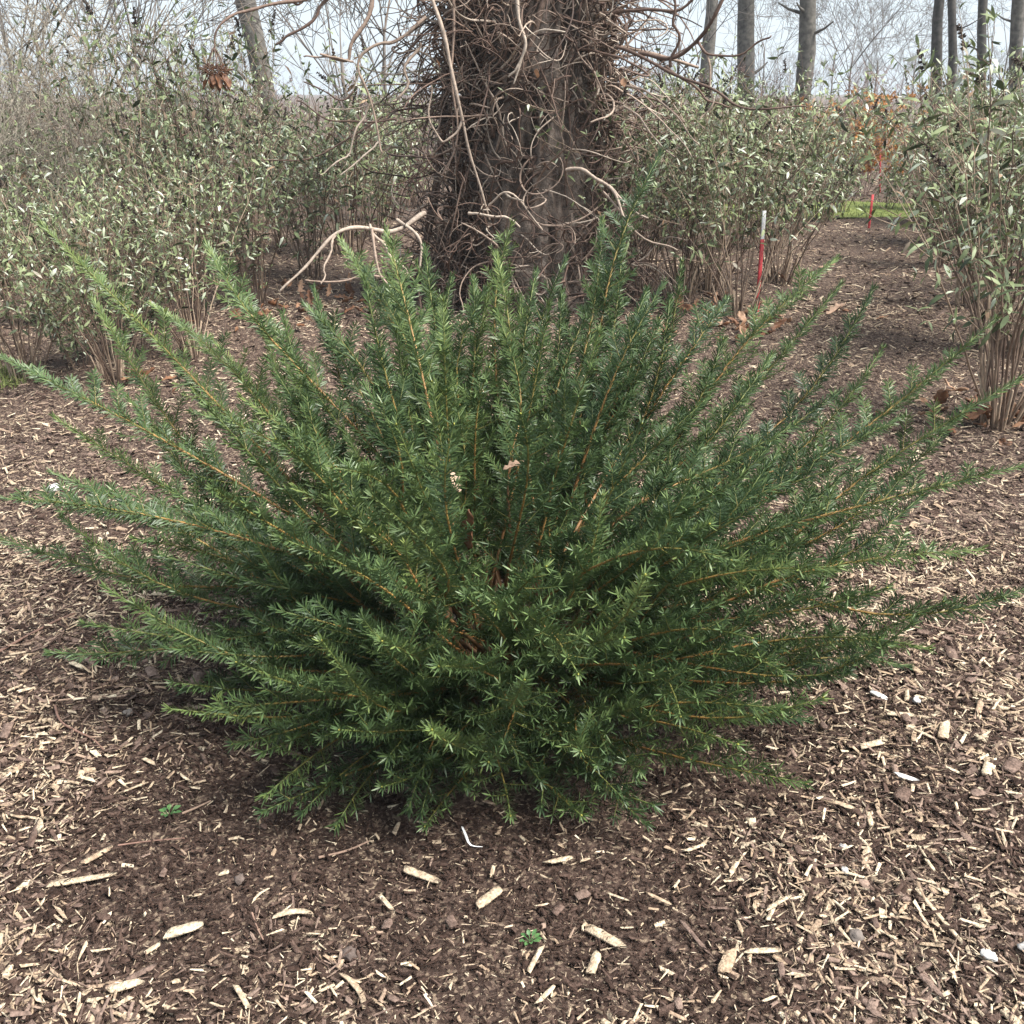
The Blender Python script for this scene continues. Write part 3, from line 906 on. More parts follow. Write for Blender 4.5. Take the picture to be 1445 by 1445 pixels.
FH = at_Y(304, 100, 5.1 * YS)
for k in range(6):                                   # stalks fanning down from the arm's end
    a = k * 1.05
    p0 = at_Y(302, 66, 5.1 * YS)
    p2 = FH + np.array([math.cos(a) * 0.05, math.sin(a) * 0.05, 0.0])
    pts = smooth(np.array([p0, p0 + (p2 - p0) * .5 + np.array([math.cos(a), math.sin(a), 0]) * .012, p2]))
    vstem('flower_stalk', pts, .0034, .0026, .5, 4)
hg = Geo()
for k in range(330):
    d = rand_dirs(1)[0]; d[2] = d[2] * 0.55
    p = FH + d * np.array([0.085, 0.085, 0.06]) * rng.uniform(0.3, 1.05) - VO
    q = p + unit(d + rng.normal(size=3) * .5) * rng.uniform(.008, .018)
    V, Q, t = tube(np.array([p, (p + q) / 2, q]), [0.001, 0.0022, 0.0035], 4)
    hg.add(V, Q, float(rng.beta(1.2, 3) * .55), t)
head = hg.obj('dried_flower_head', M['dead_leaf'], vine)
head['label'] = 'dark rusty dried flower head with curled sepals'
for k in range(15):
    V, Q, t = leaf_geo(L=rng.uniform(.07, .11), W=rng.uniform(.032, .048), curl=.3, seed=k)
    o = Geo().add(V, Q, float(rng.uniform(.05, .5)), t).obj('sepal', M['dead_leaf'], head, True)
    a = k * 2.4
    pos = FH + np.array([math.cos(a) * .012 * (k % 6), math.sin(a) * .012 * (k % 6), -0.015]) - VO
    o.location = tuple(pos)
    o.rotation_euler = (rng.uniform(-.6, .6), R(rng.uniform(50, 85)), a)
for (px, py, Y) in ((757, 97, 5.72), (615, 82, 5.8), (905, 255, 5.7), (880, 110, 5.8)):
    V, Q, t = leaf_geo(L=.06, W=.04, curl=.4, seed=px)
    o = Geo().add(V, Q, .62, t).obj('withered_leaf', M['dead_leaf'], vine, True)
    o.location = tuple(at_Y(px, py, Y * YS) - VO); o.rotation_euler = (rng.uniform(-1, 1), R(70), rng.uniform(0, 6))

# ------------------------------------------------------------------ butterfly bushes
def perp(d):
    r = np.array([0, 0, 1.0]) if abs(d[2]) < .9 else np.array([1.0, 0, 0])
    a = unit(np.cross(d, r)); return a, np.cross(d, a)


def make_bush(height, n_stem, lean, leafy, n_spike, seed, leaf_lo=0.35, stubs=0):
    """returns dict of meshes: list of stems, foliage, spikes"""
    r = np.random.default_rng(seed)
    stems, spikes = [], []
    LB, LD, LN, LL, LV = [], [], [], [], []
    for s in range(n_stem):
        a = r.uniform(0, 2 * math.pi)
        le = R(r.uniform(2, lean))
        h = height * r.uniform(0.62, 1.05)
        b = np.array([math.cos(a), math.sin(a), 0]) * r.uniform(0.01, 0.12)
        q = np.linspace(0, 1, 12)
        out = np.array([math.cos(a), math.sin(a), 0])
        rr = h * math.tan(le)
        pts = b + out * (rr * (q ** 1.15))[:, None] + np.array([0, 0, 1]) * (h * q)[:, None]
        pts = pts + np.cumsum(r.normal(size=(12, 3)) * 0.010 * h, axis=0) * [1, 1, .3] * np.clip(q * 3, 0, 1)[:, None]
        gm = Geo()
        r0 = r.uniform(.0042, .0075)
        V, Q, t = tube(pts, np.linspace(r0, .0016, 12), 5)
        tone = r.uniform(0, 1)
        gm.add(V, Q, tone, t)
        paths = [(pts, leaf_lo)]
        for k in range(r.integers(4, 9)):
            i = r.integers(4, 11)
            d0 = unit(pts[min(i + 1, 11)] - pts[i - 1])
            A, B = perp(d0)
            ph = r.uniform(0, 6.28)
            d = unit(d0 * .75 + (A * math.cos(ph) + B * math.sin(ph)) * r.uniform(.5, .9))
            l = r.uniform(.12, .42) * (height / 1.4)
            qq = np.linspace(0, 1, 6)
            tp = pts[i] + d * (qq * l)[:, None] + np.array([0, 0, 1]) * (.18 * l * qq ** 2)[:, None] + np.cumsum(r.normal(size=(6, 3)) * .008, axis=0) * qq[:, None]
            V, Q, t = tube(tp, np.linspace(.0026, .0011, 6), 4)
            gm.add(V, Q, min(1, tone + .1), t)
            paths.append((tp, 0.1))
        stems.append(gm)
        for pi, (pth, lo) in enumerate(paths):
            L = np.linalg.norm(pth[-1] - pth[0])
            npair = max(2, int(L * (1 - lo) / 0.042 * leafy))
            for k in range(npair):
                u = lo + (1 - lo) * (k + r.uniform(0, 1)) / npair
                f = u * (len(pth) - 1); i = min(int(f), len(pth) - 2)
                p = pth[i] + (pth[i + 1] - pth[i]) * (f - i)
                d0 = unit(pth[i + 1] - pth[i])
                A, B = perp(d0)
                ph = r.uniform(0, 6.28)
                for sg in (-1, 1):
                    if r.uniform() < .12: continue
                    sd = (A * math.cos(ph) + B * math.sin(ph)) * sg
                    d = unit(d0 * r.uniform(0, .6) + sd + np.array([0, 0, -r.uniform(-.2, .9)]))
                    LB.append(p); LD.append(d); LN.append(unit(np.array([0, 0, 1.0]) + r.normal(size=3) * .5))
                    LL.append(r.uniform(.034, .092)); LV.append(r.beta(1.4, 1.65))
            # rosette of young leaves at the end
            for k in range(5):
                d = unit(unit(pth[-1] - pth[-2]) * .8 + r.normal(size=3) * .7)
                LB.append(pth[-1]); LD.append(d); LN.append(unit(np.array([0, 0, 1.0]) + r.normal(size=3) * .4))
                LL.append(r.uniform(.022, .06)); LV.append(min(1, .35 + r.beta(2, 2) * .55))
            if len(spikes) < n_spike and r.uniform() < .5:
                e = pth[-1]; d = unit(unit(pth[-1] - pth[-2]) + r.normal(size=3) * .35)
                l = r.uniform(.06, .15)
                sg_ = Geo()
                for m in range(34):
                    uu = r.uniform(0, 1)
                    A, B = perp(d); ph = r.uniform(0, 6.28)
                    c = e + d * l * uu
                    o = (A * math.cos(ph) + B * math.sin(ph)) * (.017 * (1 - .7 * uu) + .004)
                    V, Q, t = tube(np.array([c, c + o * .6, c + o + d * .004]), [.002, .0055, .0022], 4)
                    sg_.add(V, Q, r.uniform(0, 1), t)
                V, Q, t = tube(np.array([e, e + d * l * .5, e + d * l]), [.003, .0025, .001], 4)
                sg_.add(V, Q, .3, t)
                spikes.append(sg_)
    for s in range(stubs):                              # cut-back stubs at the base
        a = r.uniform(0, 6.28); le = r.uniform(.05, .45)
        d = unit(np.array([math.cos(a) * le, math.sin(a) * le, 1]))
        b = np.array([math.cos(a), math.sin(a), 0]) * r.uniform(.02, .14)
        gm = Geo()
        V, Q, t = tube(np.array([b, b + d * .08, b + d * r.uniform(.14, .34)]), [.007, .0062, .0055], 6)
        gm.add(V, Q, r.uniform(.7, 1), t)
        stems.append(gm)
    V, Q, el, t = ribbons(np.array(LB), np.array(LD), np.array(LN), np.array(LL), np.array(LL) * r.uniform(.2, .34, len(LL)),
                          [.15, 1.0, .8, .05], [0, .35, .7, 1], 0.22, r.uniform(-.1, .5, len(LL)), False)
    fol = Geo().add(V, Q, np.array(LV)[el], t)
    return dict(stems=[x.mesh('stem', M['bud_stem'], True) for x in stems], leaves=fol.mesh('leaves', M['bud_leaf']),
                spikes=[x.mesh('flower_spike', M['spike']) for x in spikes])


def place_bush(proto, x, y, rz, s, label, group, name='butterfly_bush', cat='shrub'):
    o = empty(name, (x, y, float(gz(x, y)) - 0.01), rz, s)
    tag(o, label, cat, group)
    for m in proto['stems']: mobj('stem', m, o)
    if proto['leaves']: tag(mobj('leaves', proto['leaves'], o), kind='stuff')
    for m in proto['spikes']: mobj('flower_spike', m, o)
    return o


dense = [make_bush([1.45, 1.3, 1.55, 1.4, 1.2, 1.5][k], 20, 28, [.34, .46, .28, .36, .5, .32][k], [10, 4, 14, 7, 3, 9][k], 100 + k, .15) for k in range(6)]
leggy = [make_bush(1.55, 24, 38, .36, 9, 200 + k, .42, stubs=14) for k in range(3)]
short = [make_bush(0.8, 10, 30, 1.0, 0, 300 + k, .2) for k in range(2)]
LEFT = 'grey-green butterfly bush in the crowded leafy bed below the hanging dried flower head'
gl = 'butterfly bushes of the crowded bed'
LL_ = {}
for i, (px, py, s) in enumerate([(165, 505, .80), (70, 455, .95), (270, 455, .88), (360, 430, .9), (-50, 500, .9), (140, 425, .98), (240, 405, 1.0), (20, 410, 1.0), (330, 385, 1.02), (440, 392, .98),
                                 (-60, 400, 1.0), (90, 378, 1.05), (200, 362, 1.05), (290, 350, 1.08), (400, 350, 1.05), (490, 358, 1.02), (530, 335, 1.0), (40, 345, 1.08), (150, 335, 1.1), (250, 320, 1.05),
                                 (350, 318, 1.08), (450, 320, 1.05), (550, 310, 1.05), (-20, 320, 1.1), (100, 305, 1.05), (200, 298, 1.05), (310, 292, 1.08), (410, 292, 1.0), (505, 290, 1.05), (590, 292, 1.0)]):
    p = on_ground(px, py)
    where = ('at the open front edge of the crowded bed' if i < 5 else 'beside the reaching pale vine arms' if px > 400 else
             'below the hanging dried flower head' if px > 225 else 'in front of the tall bare tan shrubs')
    if i >= 11: where = where.replace('below', 'well behind and below').replace('beside', 'set back behind').replace('in front of', 'close against')
    look = ['with many dark dried spikes', 'with few spikes', 'tall and loose', 'of middling height', 'low and densely leafy', 'with pale tip leaves'][i % 6]
    place_bush(dense[i % 6], p[0], p[1], rng.uniform(0, 6.28), s * (rng.uniform(.7, 1.05) if i < 8 else [.78, 1.22, .95, 1.12, .72, 1.28, 1.0][i % 7]), 'butterfly bush %s, %s' % (look, where), gl)
RIGHT = 'leafy butterfly bush standing at the edge of the green grass path'
gr = 'butterfly bushes beside the grass path'
for i, (px, py, s) in enumerate([(930, 345, 1.0), (900, 315, 1.05), (985, 325, 1.0), (1050, 318, 1.02), (1120, 300, .9),
                                 (955, 296, 1.05), (1030, 288, 1.05), (1330, 345, .95), (1400, 350, 1.0), (1470, 365, 1.0), (1300, 296, .9), (1370, 300, 1.05), (1440, 305, 1.1), (1500, 320, 1.1), (1115, 332, 1.05), (1345, 318, 1.1), (1395, 324, 1.15), (1305, 312, 1.0), (1430, 345, 1.1), (1370, 352, 1.05), (1090, 350, 1.05), (1160, 312, 1.05), (905, 372, 1.05), (1010, 352, 1.05), (1330, 375, .95)]):
    p = on_ground(px, py)
    place_bush(dense[(i * 5 + 1) % 6], p[0], p[1], rng.uniform(0, 6.28), s, 'butterfly bush %s, by the grass path %s' % (
        ['with many dark dried spikes', 'with few spikes', 'tall and loose', 'of middling height', 'low and densely leafy', 'with pale tip leaves'][(i * 5 + 1) % 6],
        'on the old trunk side' if px < 1000 else 'behind the tall stake' if px < 1200 else 'beside the path opening' if px < 1350 else 'beyond the stubby bush'), gr)
for i, (px, py, s, lab) in enumerate([
        (1412, 598, 1.05, 'leggy butterfly bush with cut pale stubs and curled oak leaves at its foot'),
        (1440, 500, 1.12, 'leggy tall butterfly bush just behind the one with oak leaves at its foot'),
        (1045, 445, .92, 'leggy butterfly bush with bare fanned stems behind the red and white stake'),
        (1372, 432, .95, 'leggy butterfly bush up the mulch path with slanting stems before the grass'),
        (1455, 415, 1.0, 'leggy butterfly bush well behind the stubby one with oak leaves'),
        (905, 425, .95, 'leggy butterfly bush pressed close against the side of the old trunk'),
        (1000, 412, 1.0, 'leggy butterfly bush with tan stems just past the trunk side vines'),
        (1100, 400, .95, 'leggy butterfly bush with tan stems just behind the red and white stake bush'),
        (1400, 490, 1.0, 'leggy butterfly bush between the stubby one and the mulch path'),
        (40, 535, .62, 'leggy butterfly bush standing alone before the crowded bed near the grass patch'),
        (165, 540, .66, 'leggy sparse butterfly bush before the crowded bed near orange oak leaves'),
        (275, 500, .7, 'leggy sparse butterfly bush before the crowded bed beside a yew shoot'),
        (960, 420, .92, 'leggy butterfly bush between the old trunk and the red and white stake')]):
    p = on_ground(px, py)
    place_bush(leggy[i % 3], p[0], p[1], (i * 2.3 + 2.2) % 6.28, s, lab, 'leggy cut-back butterfly bushes')
p = on_ground(1252, 296)
place_bush(short[0], p[0], p[1], 1.0, .72, 'low butterfly bush hiding the foot of a red stake beyond the path edge', None)
p = on_ground(1183, 300)
place_bush(redb_small := make_bush(.5, 12, 34, .12, 0, 777, .5, stubs=8), p[0], p[1], 0.0, 1.0, 'small cut-back clump of brown stems at the near edge of the grass path', None, 'cut_back_shrub')
for i, (px, py) in enumerate([(110, 520), (200, 500)]):
    p = on_ground(px, py)
    place_bush(short[i % 2], p[0], p[1], i * 2.0, 0.62, 'low young butterfly bush at the front edge of the crowded bed', 'young butterfly bushes')

# ------------------------------------------------------------------ bare twiggy shrubs, rust-leaved shrubs
def make_bare(height, n_stem, lean, seed, mat, leaves=0, leafmat=None, budn=0, rad=.006):
    r = np.random.default_rng(seed)
    stems, LB, LD = [], [], []
    for s in range(n_stem):
        a = r.uniform(0, 6.28); le = R(r.uniform(1, lean)); h = height * r.uniform(.6, 1.05)
        out = np.array([math.cos(a), math.sin(a), 0])
        q = np.linspace(0, 1, 10)
        pts = out * r.uniform(0, .2) + out * (h * math.tan(le) * q)[:, None] + np.array([0, 0, 1]) * (h * q)[:, None]
        pts = pts + np.cumsum(r.normal(size=(10, 3)) * .014 * h, axis=0) * [1, 1, .3] * np.clip(q * 3, 0, 1)[:, None]
        gm = Geo(); tone = r.uniform(0, 1)
        V, Q, t = tube(pts, np.linspace(rad, .0018, 10), 4); gm.add(V, Q, tone, t)
        for k in range(r.integers(7, 13)):
            i = r.integers(2, 9); d0 = unit(pts[i + 1] - pts[i]); A, B = perp(d0); ph = r.uniform(0, 6.28)
            d = unit(d0 * .8 + (A * math.cos(ph) + B * math.sin(ph)) * .75); l = r.uniform(.2, .7) * height / 2
            tp = pts[i] + d * (np.linspace(0, 1, 5) * l)[:, None] + np.cumsum(r.normal(size=(5, 3)) * .02 * l, axis=0)
            V, Q, t = tube(tp, np.linspace(.003, .0014, 5), 3); gm.add(V, Q, tone, t)
            for m in range(4):
                j = r.integers(1, 4); dd = unit(d + r.normal(size=3) * .6)
                l2 = l * r.uniform(.2, .5)
                V, Q, t = tube(np.array([tp[j], tp[j] + dd * l2 * .5, tp[j] + dd * l2 + [0, 0, .1 * l2]]), [.002, .0016, .001], 3)
                gm.add(V, Q, min(1, tone + .2), t)
                for _ in range(leaves + budn):
                    LB.append(tp[j] + dd * l2 * r.uniform(.1, 1)); LD.append(unit(dd + r.normal(size=3) * .9 - [0, 0, .4]))
        stems.append(gm.mesh('stem', mat, True))
    lv = None
    if LB:
        n = len(LB); L = r.uniform(.03, .08, n) if leaves else r.uniform(.012, .03, n)
        V, Q, el, t = ribbons(np.array(LB), np.array(LD), rand_dirs(n), L, L * .5, [.2, 1, .8, .1], [0, .35, .7, 1], .3, r.uniform(0, .5, n))
        lv = Geo().add(V, Q, r.uniform(0, 1, n)[el], t).mesh('leaves', leafmat or mat)
    return dict(stems=stems, leaves=lv, spikes=[])


bare = [make_bare(2.3, 12, 20, 400 + k, M['tan_twig'], budn=2, leafmat=M['tan_twig']) for k in range(3)]
redb = [make_bare(1.6, 14, 26, 420 + k, M['red_twig'], budn=2, leafmat=M['red_twig']) for k in range(2)]
rust = [make_bare(1.5, 9, 26, 440 + k, M['red_twig'], leaves=7, leafmat=M['rust_leaf']) for k in range(2)]
for i, (x, y, s) in enumerate([(-4.6, 9.2, 1.0), (-5.6, 9.8, 1.08), (-3.9, 10.4, .9), (-4.9, 11.2, 1.1), (-6.3, 11.4, 1.15), (-6.0, 8.6, .95), (-3.6, 12.0, 1.0), (-7.4, 13.0, 1.2), (-4.3, 8.2, .92), (-5.1, 8.5, .98), (-3.7, 9.0, .8), (-4.7, 10.2, 1.05), (-5.9, 10.4, 1.1)]):
    place_bush(bare[i % 3], x, y, i * 1.3, s, '%s leafless tan shrub %s the crowded bed' % (['wide', 'narrow', 'twisted'][i % 3] + (' tall' if s > 1.0 else ' shorter'), 'rising among the last bushes of' if y < 9.5 else 'standing well behind'), 'tall bare tan shrubs', 'bare_shrub')
for i, (x, y, s) in enumerate([(-3.6, 17.0, 1.0), (-2.6, 16.6, 1.0), (-1.6, 17.2, 1.05), (-4.8, 17.8, 1.1), (-0.6, 18, 1.1), (2.4, 19.5, 1.1), (3.6, 20, 1.1), (5.0, 20.4, 1.1), (6.6, 19.8, 1.1), (8.4, 20.5, 1.1),
                               (10, 19, 1.1), (-6.4, 19, 1.1), (-8.6, 19.5, 1.1), (0.8, 20.5, 1.1), (9.2, 17.6, 1.1), (3.0, 22.5, 1.2), (7.3, 22.5, 1.2), (5.6, 24, 1.3), (-3, 22, 1.2)]):
    place_bush(redb[i % 2], x, y, i * 1.1, s, 'leafless reddish brown shrub %s' % ('seen behind the crowded bed' if x < 0 else 'near the rusty orange shrub beyond the grass' if x < 6 else 'below the row of dark trunks beyond the grass'), 'bare reddish shrubs', 'bare_shrub')
for (px, py, Y, s, lab) in [(1228, 190, 15.6, .95, 'bushy shrub full of rusty orange leaves beyond the grass path'),
                            (1178, 128, 18.5, .95, 'narrow shrub with orange tip leaves beyond the grass path'),
                            (1395, 185, 17.5, .75, 'small shrub with sparse rust leaves beside the bushy orange one')]:
    p = at_Y(px, py, Y)
    place_bush(rust[0 if px == 1228 else 1], p[0], Y, 1.0, s, lab, 'rust-leaved shrubs', 'rust_leaved_shrub')

# ------------------------------------------------------------------ stakes
def stake(px, py_top, py_base, w_, label, white=False, lean=0.0, Y=None):
    b = on_ground(px, py_base) if Y is None else np.array([*at_Y(px, py_base, Y)[:2], 0])
    top = at_Y(px, py_top, b[1])
    h = max(.25, top[2])
    o = empty('marker_stake', (b[0], b[1], float(gz(b[0], b[1])) - .02), rng.uniform(-.4, .4))
    tag(o, label, 'stake', 'red marker stakes')
    o.rotation_euler[1] = lean
    def post(z0, z1, w1, name, mat, point=False):
        c = .004
        ring = np.array([[-w1 + c, -w1], [w1 - c, -w1], [w1, -w1 + c], [w1, w1 - c], [w1 - c, w1], [-w1 + c, w1], [-w1, w1 - c], [-w1, -w1 + c]])
        zs = [z0, (z0 + z1) / 2, z1]
        V = np.array([[x, y * .55, z] for z in zs for x, y in ring])
        Q = np.array([[i * 8 + j, i * 8 + (j + 1) % 8, i * 8 + 8 + (j + 1) % 8, i * 8 + 8 + j] for i in range(2) for j in range(8)]
                     + [[16, 17, 18, 19], [16, 19, 20, 23], [20, 21, 22, 23]])
        return Geo().add(V, Q, rng.uniform(), 0.5).obj(name, mat, o)
    if white:
        post(0, h * .74, w_, 'post', M['red'])
        post(h * .74 + .002, h, w_ * .98, 'painted_top', M['white'])
    else:
        post(0, h, w_, 'post', M['red'])
    return o


stake(1068, 292, 443, .013, 'red wooden marker stake with white painted top beside bare fanned stems', True, R(-1.5))
stake(1226, 272, 322, .013, 'short red marker stake at the near edge of the grass path', False, R(-1))
stake(1243, 205, 262, .013, 'red marker stake beyond the grass path below the rusty orange shrub', False, R(-7), 16.0)
stake(1302, 205, 258, .012, 'red marker stake beyond the grass path right beside the rusty shrub', False, R(5), 15.8)
stake(299, 310, 352, .016, 'red marker stake half hidden among the crowded butterfly bushes', False, 0)
stake(155, 318, 365, .016, 'faded red marker stake deep among the stems of the crowded bed', False, R(4))

# ------------------------------------------------------------------ trees and far wood
def grow(geo, p, d, L, r, lev, rr, minr=0.006, sides=5, k=5):
    q = np.linspace(0, 1, k)
    bend = rr.normal(size=3) * .12 * L
    pts = p + d * (q * L)[:, None] + bend * (q ** 2)[:, None] + np.array([0, 0, .08 * L]) * (q ** 2)[:, None]
    V, Q, t = tube(pts, np.linspace(r, max(minr, r * .55), k), max(3, sides), lev > 1)
    geo.add(V, Q, rr.uniform(), t)
    if lev == 0: return
    for c in range(rr.integers(3, 6)):
        i = rr.integers(2, k)
        dd = unit(unit(pts[-1] - pts[-2]) * .85 + rr.normal(size=3) * .5 + [0, 0, .15])
        grow(geo, pts[i], dd, L * rr.uniform(.5, .72), max(minr, r * .5), lev - 1, rr, minr, sides - 1, max(3, k - 1))


def bare_tree(x, y, h, r, mat, label, seed, lean=(0, 0), group='tall trees beyond the beds', clear=4.5):
    rr = np.random.default_rng(seed)
    o = empty('bare_tree', (x, y, -.05)); tag(o, label, 'tree', group)
    q = np.linspace(0, 1, 16)
    pts = np.stack([lean[0] * h * q, lean[1] * h * q, h * q], -1) + np.cumsum(rr.normal(size=(16, 3)) * .022 * h / 10, axis=0) * [1, 1, 0]
    V, Q, t = tube(pts, np.interp(q, [0, .06, 1], [r * 1.25, r, r * .45]), 14)
    ns = 1 + .05 * np.sin(V[:, 2] * 3 + V[:, 0] * 9)
    cz = np.interp(V[:, 2], pts[:, 2], pts[:, 0]); cyv = np.interp(V[:, 2], pts[:, 2], pts[:, 1])
    ph = np.arctan2(V[:, 1] - cyv, V[:, 0] - cz)
    ns = 1 + .05 * np.sin(V[:, 2] * 2.3 + 2 * ph + seed) + .04 * np.sin(V[:, 2] * 6.1 + 5 * ph)
    V[:, 0] = cz + (V[:, 0] - cz) * ns; V[:, 1] = cyv + (V[:, 1] - cyv) * ns
    Geo().add(V, Q, .5, t).obj('trunk', mat, o, True)
    for k in range(4):                                  # dead branch stubs
        z = rr.uniform(1.4, 5.0); a = rr.uniform(0, 6.28); i = int(z / h * 15)
        c0 = pts[i] + (pts[i + 1] - pts[i]) * (z / h * 15 - i)
        dd = np.array([math.cos(a), math.sin(a), rr.uniform(.2, .8)])
        l = rr.uniform(.15, .5)
        V, Q, t = tube(np.array([c0 + dd * r * .7, c0 + dd * (r + l * .5), c0 + dd * (r + l) + [0, 0, .05]]), [r * .2, r * .13, r * .07], 6)
        Geo().add(V, Q, .3, t).obj('branch_stub', mat, o, True)
    cg = Geo()
    for k in range(9):
        z = rr.uniform(clear, h); i = min(14, int(z / h * 15))
        a = rr.uniform(0, 6.28)
        grow(cg, pts[i], unit(np.array([math.cos(a), math.sin(a), .9])), h * .24, r * .35, 2, rr, .008)
    cg.obj('crown', M['far_wood'], o)
    return o


for (px, Y, r, mat, lab, lean, seed) in [
        (366, 20, .20, 'grey_bark', 'smooth pale grey tree trunk leaning over behind the hanging dried flower head', (-.13, 0), 1),
        (1058, 26, .22, 'grey_bark', 'thick grey tree trunk standing next to the slimmer straight trunk', (-.08, 0), 2),
        (1133, 21, .17, 'grey_bark', 'straight mid grey tree trunk standing alone beyond the grass path', (-.10, 0), 3),
        (1322, 24, .125, 'dark_bark', 'slim dark trunk of a close pair beyond the beds', (-.15, 0), 4),
        (1344, 25, .105, 'dark_bark', 'slim dark trunk of a close pair beyond the beds', (-.15, 0), 5),
        (1386, 27, .125, 'dark_bark', 'single dark trunk standing beside the close pair of slim trunks', (-.16, 0), 6),
        (1438, 23, .15, 'grey_bark', 'broad grey trunk at the far end of the row of dark trunks', (-.17, 0), 7),
        (1000, 34, .22, 'grey_bark', 'distant hazy grey trunk just beside the old vine-wrapped trunk', (0, 0), 8)]:
    p = at_Y(px, 80, Y)
    bare_tree(p[0] - lean[0] * p[2], Y, 11, r, M[mat], lab, seed, lean)
o_kn = None

# small bare trees of fine twigs, mid distance
def twig_tree(x, y, h, seed, label, group='small bare trees'):
    rr = np.random.default_rng(seed)
    o = empty('small_bare_tree', (x, y, -.03)); tag(o, label, 'tree', group)
    tg, cg = Geo(), Geo()
    q = np.linspace(0, 1, 8)
    pts = np.stack([0 * q, 0 * q, h * .45 * q], -1) + np.cumsum(rr.normal(size=(8, 3)) * .02, axis=0) * [1, 1, 0]
    V, Q, t = tube(pts, np.linspace(.035, .022, 8), 8); tg.add(V, Q, .6, t)
    tg.obj('trunk', M['far_wood'], o, True)
    for k in range(8):
        a = rr.uniform(0, 6.28)
        grow(cg, pts[rr.integers(3, 8)], unit(np.array([math.cos(a), math.sin(a), rr.uniform(.8, 2)])), h * .33, .013, 3, rr, .0045)
    cg.obj('crown', M['far_wood'], o)


for i, (px, Y, h) in enumerate([(1205, 34, 5.5), (1180, 42, 6.5), (1240, 40, 5.5), (1420, 36, 6.5), (1080, 40, 6.5), (1290, 46, 6)]):
    p = at_Y(px, 80, Y); twig_tree(p[0], Y, h, 50 + i, 'small spreading leafless tree between the tall trunks beyond the path', 'small bare trees between the trunks')
for i, (px, Y, h) in enumerate([(130, 13.5, 4.2), (190, 15, 4.4), (60, 16, 5), (485, 15, 4.2), (540, 17, 5), (960, 22, 5.5), (10, 14, 4.8)]):
    p = at_Y(px, 80, Y); twig_tree(p[0], Y, h, 70 + i, 'small leafless tree with fine upright twigs behind the crowded bed', 'small bare trees behind the crowded bed')

# far wood: one hazy mass
protos = []
for s in range(5):
    rr = np.random.default_rng(900 + s); gg = Geo()
    q = np.linspace(0, 1, 4)
    V, Q, t = tube(np.stack([0 * q, 0 * q, 6 * q], -1), np.linspace(.22, .12, 4), 5); gg.add(V, Q, .4, t)
    for k in range(8):
        a = rr.uniform(0, 6.28)
        grow(gg, np.array([0, 0, rr.uniform(1.2, 6)]), unit(np.array([math.cos(a) * .55, math.sin(a) * .55, 1])), rr.uniform(2.4, 3.8), .08, 2, rr, .035, 3, 3)
    protos.append((np.concatenate(gg.V), np.concatenate(gg.Q), np.concatenate(gg.v), np.concatenate(gg.t)))
fw = Geo()
for i in range(105):
    V, Q, v, t = protos[i % 5]
    y = rng.uniform(250, 420); x = rng.uniform(-.72, .72) * y
    a = rng.uniform(0, 6.28); s = rng.uniform(.6, 1.0) * y / 235
    c, sn = math.cos(a) * s, math.sin(a) * s
    W_ = np.stack([V[:, 0] * c - V[:, 1] * sn + x, V[:, 0] * sn + V[:, 1] * c + y, V[:, 2] * s * 0.95 - .1], -1)
    fw.add(W_, Q, v, t)
tag(fw.obj('far_wood', M['far_wood']), 'hazy grey line of leafless woodland on the horizon', 'woodland', kind='stuff')

# ------------------------------------------------------------------ dead leaves
leaf_meshes = []
for k in range(7):
    V, Q, t = leaf_geo(L=1.0, W=rng.uniform(.42, .6), curl=rng.uniform(.25, .8), lobes=.55 if k % 3 else .15, seed=40 + k)
    leaf_meshes.append((V, Q, t))


def dead_leaf(p, L, tone, label, group, rot, name='dead_leaf'):
    V, Q, t = leaf_meshes[rng.integers(0, 7)]
    o = Geo().add(V * L, Q, tone, t).obj(name, M['dead_leaf'], None, True)
    o.location = tuple(float(c) for c in p); o.rotation_euler = rot
    tag(o, label, 'leaf', group)
    md = o.modifiers.new('thickness', 'SOLIDIFY'); md.thickness = 0.0006
    return o


def leaf_cluster(px, py, sx, sy, n, label, group, lmin=.07, lmax=.13, zmax=.05):
    for k in range(n):
        p = on_ground(px + rng.normal(0, sx), py + rng.normal(0, sy))
        p[2] = float(gz(p[0], p[1])) + rng.uniform(.008, zmax)
        dead_leaf(p, rng.uniform(lmin, lmax), rng.uniform(.1, .85), label, group, (rng.normal(0, .45), rng.normal(0, .4), rng.uniform(0, 6.28)))


leaf_cluster(1405, 590, 40, 17, 44, 'curled brown oak leaf caught at the foot of the stubby leggy bush', 'oak leaves at the stubby bush')
leaf_cluster(1290, 570, 30, 12, 7, 'dull brown oak leaf on the mulch beside the stubby leggy bush', 'oak leaves beside the stubby bush')
leaf_cluster(1040, 455, 45, 18, 44, 'curled brown leaf at the foot of the red and white stake', 'leaves at the stake')
leaf_cluster(930, 455, 40, 18, 22, 'brown dead leaf lying between the old trunk and the stake', 'leaves near the trunk')
leaf_cluster(450, 430, 60, 24, 36, 'brown dead leaf on the ground where vine arms reach down', 'leaves below the vine arms')
leaf_cluster(215, 545, 25, 10, 8, 'orange brown oak leaf at the front edge of the crowded bed', 'leaves at the crowded bed')
leaf_cluster(330, 450, 90, 20, 14, 'brown dead leaf among the bases of the crowded bushes', 'leaves among the crowded bushes')
